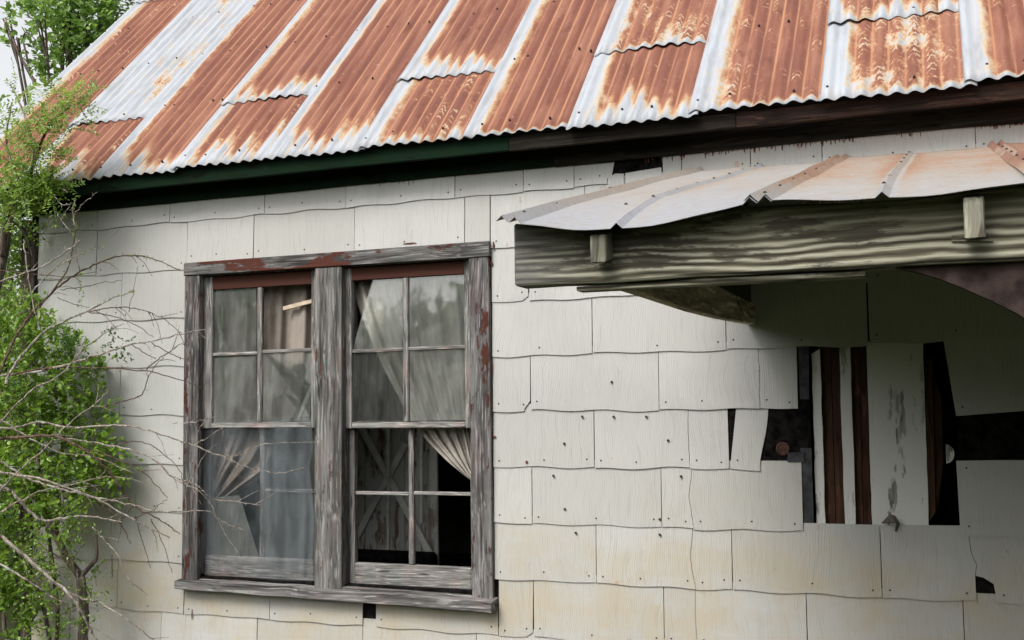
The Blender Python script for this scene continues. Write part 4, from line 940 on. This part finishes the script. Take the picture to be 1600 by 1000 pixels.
# ---- thorny, mostly bare shrub arching across the wall
th = empty('thorny_shrub', (-2.6, -.9, 0)); bpy.context.view_layer.update()
BR = [  # (points, depth start, depth end, r0, r1, material, bud leaves)
 ([(-30, 592), (0, 587), (63, 579), (132, 561), (198, 541), (251, 530), (287, 521), (320, 515)], -.60, -.22, .0085, .0028, 'twig', 0),
 ([(20, 585), (60, 578), (99, 574), (182, 576), (238, 582), (284, 594), (318, 607)], -.58, -.20, .0065, .0022, 'dtwig', 0),
 ([(-25, 640), (0, 581), (20, 535), (36, 508), (66, 472), (99, 442), (132, 421), (172, 404), (211, 399), (238, 404), (281, 421)], -.62, -.20, .0105, .0025, 'dtwig', 60),
 ([(10, 600), (20, 574), (66, 521), (99, 502), (139, 485), (178, 465), (211, 455)], -.60, -.28, .0095, .0025, 'twig', 60),
 ([(59, 482), (99, 432), (114, 389), (117, 350), (116, 325)], -.50, -.40, .006, .003, 'dtwig', 40),
 ([(126, 424), (119, 400), (118, 362), (114, 330), (118, 310)], -.40, -.42, .0045, .002, 'twig', 30),
 ([(139, 488), (175, 481), (211, 482), (251, 495), (284, 520)], -.35, -.2, .004, .0018, 'dtwig', 0),
 ([(139, 488), (180, 495), (215, 510), (240, 527)], -.35, -.25, .004, .0016, 'dtwig', 0),
 ([(205, 538), (231, 554), (244, 561)], -.30, -.25, .0035, .0015, 'dtwig', 0),
 ([(236, 535), (262, 550), (290, 562), (306, 572)], -.28, -.2, .0035, .0015, 'dtwig', 0),
 ([(160, 636), (205, 624), (224, 614), (231, 590), (240, 575), (256, 558)], -.38, -.25, .0045, .0016, 'dtwig', 0),
 ([(228, 578), (251, 558), (277, 541), (292, 535)], -.28, -.2, .004, .0015, 'dtwig', 0),
 ([(201, 488), (208, 455), (216, 416)], -.27, -.3, .003, .0012, 'twig', 0),
 ([(-10, 442), (0, 439), (30, 430), (66, 416), (100, 395), (125, 375)], -.7, -.5, .0065, .003, 'twig', 0),
 ([(37, 375), (40, 405), (46, 440), (53, 482), (60, 505)], -.5, -.5, .0045, .0025, 'twig', 0),
 ([(-40, 420), (10, 423), (50, 428), (100, 432), (150, 425)], -.6, -.45, .004, .0015, 'dtwig', 0),
 ([(50, 455), (75, 430), (100, 410), (140, 392), (165, 385)], -.5, -.45, .0045, .0015, 'twig', 25),
 ([(95, 453), (130, 448), (160, 442), (190, 438)], -.4, -.35, .0028, .0012, 'dtwig', 0),
 ([(90, 465), (120, 476), (140, 480)], -.42, -.35, .0028, .0012, 'dtwig', 0),
 ([(-30, 688), (0, 685), (50, 682), (92, 684), (129, 701), (160, 725), (184, 755), (201, 782), (218, 796), (252, 813), (281, 835)], -.75, -.28, .012, .0025, 'dtwig', 0),
 ([(-30, 670), (20, 668), (60, 660), (110, 668), (170, 665), (215, 668), (270, 685), (310, 699), (360, 719), (394, 733), (437, 739), (475, 731)], -.70, -.16, .0085, .0016, 'twig', 0),
 ([(-30, 730), (0, 738), (61, 748), (102, 762), (150, 779), (204, 810), (238, 827), (265, 840)], -.8, -.35, .0095, .0025, 'twig', 0),
 ([(-30, 745), (0, 759), (20, 769), (41, 793), (65, 813), (95, 810), (129, 806), (163, 810), (190, 816)], -.7, -.42, .0125, .004, 'twig', 0),
 ([(-20, 715), (0, 720), (50, 750), (110, 768), (165, 780), (210, 790), (250, 800), (286, 799), (326, 799), (347, 815), (383, 828)], -.65, -.18, .0075, .0018, 'twig', 0),
 ([(90, 686), (140, 690), (190, 700), (235, 714), (270, 745), (301, 755), (320, 770), (335, 780), (370, 784), (406, 789)], -.5, -.16, .0065, .0015, 'twig', 0),
 ([(200, 700), (240, 718), (270, 747), (307, 764), (329, 786), (341, 814), (357, 841), (377, 871)], -.35, -.14, .0045, .0014, 'twig', 0),
 ([(360, 719), (378, 705), (425, 693), (500, 690)], -.20, -.14, .0028, .001, 'twig', 0),
 ([(290, 838), (290, 790), (292, 760), (320, 712), (338, 694)], -.22, -.16, .0035, .0014, 'twig', 0),
 ([(303, 696), (330, 680), (356, 664)], -.2, -.15, .0028, .0012, 'twig', 0),
 ([(270, 662), (300, 660), (326, 655), (345, 648)], -.25, -.18, .0028, .0012, 'twig', 0),
 ([(347, 665), (352, 700), (362, 720), (376, 750)], -.2, -.15, .0028, .0012, 'twig', 0),
 ([(304, 694), (311, 672), (324, 652), (335, 632)], -.2, -.15, .003, .0012, 'twig', 0),
 ([(-30, 815), (0, 837), (34, 864), (68, 895), (105, 925), (126, 953), (139, 980), (155, 1010)], -.85, -.55, .012, .006, 'twig', 0),
 ([(30, 858), (60, 890), (100, 920), (129, 936), (150, 939), (184, 959), (218, 983), (245, 1004)], -.7, -.4, .007, .003, 'twig', 0),
 ([(-30, 865), (0, 881), (51, 912), (75, 928), (99, 941)], -.8, -.6, .0075, .003, 'twig', 0),
 ([(143, 823), (163, 844), (184, 867), (196, 898), (212, 915), (231, 929)], -.42, -.3, .0055, .0025, 'twig', 0),
 ([(211, 806), (218, 830), (224, 850), (235, 888)], -.38, -.32, .003, .0014, 'dtwig', 0),
 ([(235, 810), (245, 828), (255, 850), (269, 895)], -.36, -.32, .003, .0014, 'dtwig', 0),
 ([(150, 782), (172, 798), (190, 820), (205, 850)], -.45, -.36, .005, .0016, 'dtwig', 0),
 ([(186, 818), (200, 800), (212, 787)], -.4, -.36, .0055, .003, 'dtwig', 0),
 ([(130, 700), (170, 712), (220, 735), (245, 760), (262, 778)], -.45, -.3, .0045, .0015, 'dtwig', 0),
 ([(170, 700), (215, 690), (250, 705), (280, 735), (286, 760)], -.4, -.3, .0038, .0014, 'dtwig', 0),
 ([(204, 812), (235, 800), (250, 788), (260, 780)], -.38, -.3, .003, .0014, 'dtwig', 0),
 ([(0, 655), (40, 680), (90, 705), (150, 715), (210, 740)], -.7, -.4, .006, .002, 'twig', 0),
 ([(-20, 790), (20, 745), (70, 700), (110, 660), (150, 630), (170, 610)], -.75, -.45, .0065, .002, 'twig', 0),
 ([(-30, 700), (10, 650), (50, 610), (95, 585), (130, 545), (165, 520), (195, 505)], -.7, -.35, .007, .002, 'twig', 0),
 ([(0, 800), (60, 770), (120, 755), (175, 745), (230, 755)], -.7, -.4, .006, .0018, 'twig', 0),
 ([(175, 868), (175, 890), (175, 902)], -.38, -.38, .0035, .003, 'dtwig', 0),
 ([(95, 345), (104, 330), (112, 318)], -.45, -.45, .003, .0012, 'twig', 0), ([(85, 305), (96, 320), (110, 318)], -.45, -.45, .003, .0012, 'twig', 0), ([(118, 332), (130, 318), (152, 300)], -.45, -.45, .003, .0012, 'twig', 0), ([(88, 332), (100, 350), (115, 368)], -.45, -.43, .003, .0015, 'twig', 0),
]
budl = []
for pts, ya, yb, r0, r1, mt, nb in BR:
    P = path(pts, ya, yb, 6, .008); b = MB(); b.tube(P, r0*.82, r1*.95, 6)
    L = len(P)
    # thorns and short side twigs growing from the branch itself
    for i in range(2, L-1):
        if nr.uniform() < .42:
            t = P[i+1]-P[i-1]; t = t/np.linalg.norm(t); sd_ = np.cross(t, unit(1)[0]); sd_ /= np.linalg.norm(sd_)
            ln = nr.uniform(.008, .022); rr = (r0+(r1-r0)*i/L)
            b.tube([P[i], P[i]+(sd_+t*.35)*ln], min(.0016, rr*.7), .0003, 3, False)
        if nr.uniform() < .085 and r0 > .0037:
            t = P[i+1]-P[i-1]; t = t/np.linalg.norm(t); sd_ = np.cross(t, (0, 1, 0))*nr.choice((-1, 1))+unit(1)[0]*.35; sd_ /= np.linalg.norm(sd_)
            ln = nr.uniform(.05, .15); q1 = P[i]+(sd_*.6+t*.8)*ln*.5; q2 = P[i]+(sd_*.75+t*.8+np.array((0, 0, -.15)))*ln
            b.tube([P[i], q1, q2], .0020, .0009, 4, False)
            for a_ in (.5, .8): b.tube([P[i]+(q2-P[i])*a_, P[i]+(q2-P[i])*a_+unit(1)[0]*.014], .0010, .0003, 3, False)
    vchild(b.build('branch', M[mt], None), th)
    if nb:
        Pa = np.array(P); q = Pa[nr.randint(L//4, L, nb)]+nr.normal(size=(nb, 3))*.004
        budl.append(leaf_mesh(q, unit(nb)+np.array((0, 0, .6)), unit(nb), nr.uniform(.008, .014, nb), nr.uniform(.005, .007, nb)))
q = np.array(path([(126, 480), (127, 460), (125, 445), (127, 425)], -.35, -.35)); q = q[nr.randint(0, len(q), 70)]+nr.normal(size=(70, 3))*.006
budl.append(leaf_mesh(q, unit(70)+np.array((0, 0, .5)), unit(70), nr.uniform(.009, .015, 70), nr.uniform(.005, .008, 70)))
vchild(leaves_obj('bud_leaves', budl, M['leafc'], None), th)
# hanging spray of darker leaves in front of the wall
lv = fill([blob(*q) for q in ((178, 530, 20, 22, -.3), (188, 548, 14, 22, -.28), (120, 530, 24, 14, -.35), (95, 520, 20, 10, -.4))], [9, 7, 14, 8], .020, .011, .09, 9, -.6)
vchild(leaves_obj('leaf_spray', lv, M['leafd'], None), th)['kind'] = 'stuff'
tag(th, 'thorny grey-brown shrub whose nearly bare branches arch across the wall and left window', 'shrub')

# ---- compound-leaved tree in front of the roof corner
def pinnate(base, dirn, length, n, leaf, wd):
    d = dirn/np.linalg.norm(dirn); out = []; nrm = np.array((0, -.6, .8)) + nr.normal(size=3)*.3
    s = np.cross(d, nrm); s /= np.linalg.norm(s); P = []; D = []; N = []
    for k in range(n):
        t = (k+1)/n; c = base+d*length*t+np.array((0, 0, -.22))*length*t*t
        for sg in (-1, 1): P.append(c); D.append(s*sg+d*.45+nr.normal(size=3)*.12); N.append(nrm+nr.normal(size=3)*.25)
    P.append(base+d*length+np.array((0, 0, -.22))*length); D.append(d); N.append(nrm)
    m_ = len(P); return leaf_mesh(np.array(P), np.array(D), np.array(N), leaf*nr.uniform(.75, 1.15, m_), wd*nr.uniform(.8, 1.1, m_))
ct = empty('compound_leaf_tree', (-2.75, -.2, 0)); bpy.context.view_layer.update()
limbs = [([(-60, 1200), (-50, 800), (-30, 550), (5, 400), (12, 330)], -.2, -.25, .05, .022), ([(5, 400), (10, 340), (40, 290), (55, 250), (75, 200), (110, 165)], -.25, -.42, .020, .004), ([(-20, 420), (30, 310), (20, 260), (10, 220), (18, 160)], -.25, -.42, .014, .004),
         ([(12, 330), (40, 315), (60, 295), (85, 290), (105, 300)], -.25, -.38, .010, .003), ([(55, 250), (45, 200), (30, 160), (15, 130)], -.42, -.45, .009, .003), ([(0, 335), (25, 350), (40, 370), (50, 400)], -.25, -.12, .008, .003)]
lv = []
LP = []
for q, ya, yb, r0, r1 in limbs:
    P = path(q, ya, yb); b = MB(); b.tube(P, r0, r1, 7); vchild(b.build('limb', M['twig'] if r0 < .02 else M['bark'], None, True), ct); LP.append(np.array(P))
def spray(px, py, rx, ry, Y, n, ln=.16):
    c, r = blob(px, py, rx, ry, Y)
    for _ in range(n):
        p = c+unit(1)[0]*r*nr.uniform()**.5; d = unit(1)[0]*.9+np.array((.25, -.25, .35)); lv.append(pinnate(p, d, ln*nr.uniform(.7, 1.2), nr.randint(6, 10), .024, .0115))
for a in [(60, 190, 40, 32, -.45, 40), (115, 160, 30, 20, -.42, 42), (95, 205, 33, 18, -.40, 16), (20, 230, 45, 45, -.42, 60), (60, 255, 36, 24, -.42, 26), (20, 300, 45, 40, -.35, 60), (75, 290, 28, 20, -.38, 42), (50, 295, 32, 26, -.35, 30), (5, 360, 40, 50, -.1, 55), (20, 430, 30, 50, .05, 40), (30, 150, 28, 22, -.45, 12), (-40, 330, 50, 120, -.2, 40)]: spray(*a)
vchild(leaves_obj('crown', lv, M['leafc'], None), ct)
lv2 = fill([blob(*q) for q in ((15, 300, 38, 55, -.30), (70, 287, 30, 20, -.38), (15, 400, 30, 60, .05), (52, 345, 7, 40, -.08), (54, 300, 18, 22, -.30))], [80, 45, 80, 16, 26], .024, .013, .10, 10, .1)
vchild(leaves_obj('inner_leaves', lv2, M['leafs'], None), ct)
tag(ct, 'light green tree with feathery compound leaves overlapping the left roof edge', 'tree')

# ---- trees beyond the house and behind the viewer
def tree(loc, h, blobs, dens, leaf, width, mat, label, trunk_r, tw=.35, per=9, group=None, limbs_px=()):
    t = empty('background_tree', loc); bpy.context.view_layer.update(); base = np.array(loc, float)
    b = MB(); topc = base+np.array((0, 0, h)); b.tube([base+np.array((0, 0, -.1)), base+np.array((.05, 0, h*.35)), base+np.array((-.08, .05, h*.7)), topc], trunk_r, trunk_r*.25, 8)
    for c, r in blobs:
        s0 = base+np.array((0, 0, h*nr.uniform(.3, .6))); md = (s0+c)/2+np.array((0, 0, .15)); b.tube([s0, md, c], trunk_r*.4, trunk_r*.10, 6, False)
        for _ in range(2):
            e_ = c+unit(1)[0]*r*.85; b.tube([c-(c-md)*.3, (c+e_)/2+unit(1)[0]*.05, e_], trunk_r*.12, trunk_r*.03, 4, False)
    for q, ya, r0 in limbs_px: b.tube(path(q, ya, ya), r0, r0*.4, 6)
    vchild(b.build('trunk', M['bark'], None, True), t)
    vchild(leaves_obj('crown', fill(blobs, dens, leaf, width, tw, per, .25), mat, None), t)
    return tag(t, label, 'tree', group)
YT = 5.0
q = [(95, 20, 45, 35, YT), (70, 25, 26, 30, YT-.6), (140, 30, 40, 40, YT), (125, 75, 35, 30, YT), (85, 100, 26, 25, YT), (16, 32, 15, 16, YT-.4), (26, 58, 15, 8, YT-.4), (185, 20, 35, 30, YT+.6), (165, -30, 60, 40, YT+.5), (95, -40, 50, 30, YT), (75, 122, 20, 10, YT-.5), (110, 55, 30, 30, YT+.3)]
c0 = at(108, 200, YT)
tree((c0[0], YT, 0), 5.6, [blob(*a) for a in q], [a[2]*a[3]*.040 for a in q], .095, .055, M['leaft'], 'leafy green tree rising behind the left edge of the roof', .10, .30, 8, None,
     [([(110, 140), (108, 90), (106, 50), (112, 10)], YT, .05), ([(55, 130), (45, 112), (30, 85), (20, 60), (5, 30)], YT-.4, .022), ([(46, 112), (40, 80), (36, 60), (42, 50), (55, 62)], YT-.4, .014), ([(47, 20), (47, 5)], YT, .01)])
q = [(-10, 300, 80, 120, 4.0), (20, 420, 60, 90, 3.6), (-40, 520, 90, 120, 4.5), (15, 560, 70, 90, 3.8)]
c1 = at(0, 700, 4.0)
tree((c1[0], 4.0, 0), 3.6, [blob(*a) for a in q], [a[2]*a[3]*.030 for a in q], .06, .034, M['leaft'], 'green tree filling the gap beyond the left house corner', .09, .3, 9)
q = [(-5, 700, 90, 120, 3.0), (10, 860, 70, 100, 2.6), (0, 960, 70, 60, 2.4)]
c2 = at(-5, 900, 3.0)
tree((c2[0], 3.0, 0), 1.9, [blob(*a) for a in q], [a[2]*a[3]*.020 for a in q], .05, .03, M['leafd'], 'dark green bush beyond the lower left house corner', .05, .25, 9)
# trees added across the yard, out of view: glass reflections, and blocking low sky
YARD = [(-15, -19, 4.6, 'broad added tree across the yard left of the low one'), (-9.2, -21, 3.6, 'low rounded added tree across the yard'), (-3.6, -22, 5.0, 'tall added tree across the yard left of the porch'),
        (1.6, -22, 4.4, 'added tree across the yard facing the porch corner'), (6.6, -22, 5.2, 'tall added tree across the yard facing the porch'), (12.0, -20, 5.4, 'big added tree across the yard right of the porch'), (17, -14, 5.5, 'added unseen tree at the near right end of the yard'), (18.5, -6.0, 5.5, 'added unseen tree beside the right gable of the house')]
for i, (x, y, h, lab) in enumerate(YARD):
    bl = [(np.array((x+nr.uniform(-2.2, 2.2), y+nr.uniform(-1.1, 1.1), h*(.14+.72*k_/8))), np.array((1.7, 1.4, .95))*nr.uniform(.8, 1.15)) for k_ in range(9)]
    tree((x, y, 0), h*.8, bl, [130]*9, .42, .26, M['leafd'], lab, .16, .9, 6, 'trees added behind the viewer for light and reflections')
for i, (x, y, h, lab) in enumerate([(-8.5, -2.6, 6.0, 'added unseen tree left of the house, nearest the shrub'), (-9.5, -7.0, 6.5, 'added unseen tree at the left side of the yard, farther from the house'), (-11.5, .6, 6.5, 'added unseen tree left of the house beyond the nearest one')]):  # out of view; added to keep low sky light off the porch
    bl = [(np.array((x+nr.uniform(-1.1, 1.1), y+nr.uniform(-1.8, 1.8), h*(.14+.72*k_/8))), np.array((1.3, 1.8, 1.05))*nr.uniform(.8, 1.15)) for k_ in range(9)]
    tree((x, y, 0), h*.8, bl, [130]*9, .36, .22, M['leafd'], lab, .16, .9, 6, 'unseen trees added on the left to block low sky')
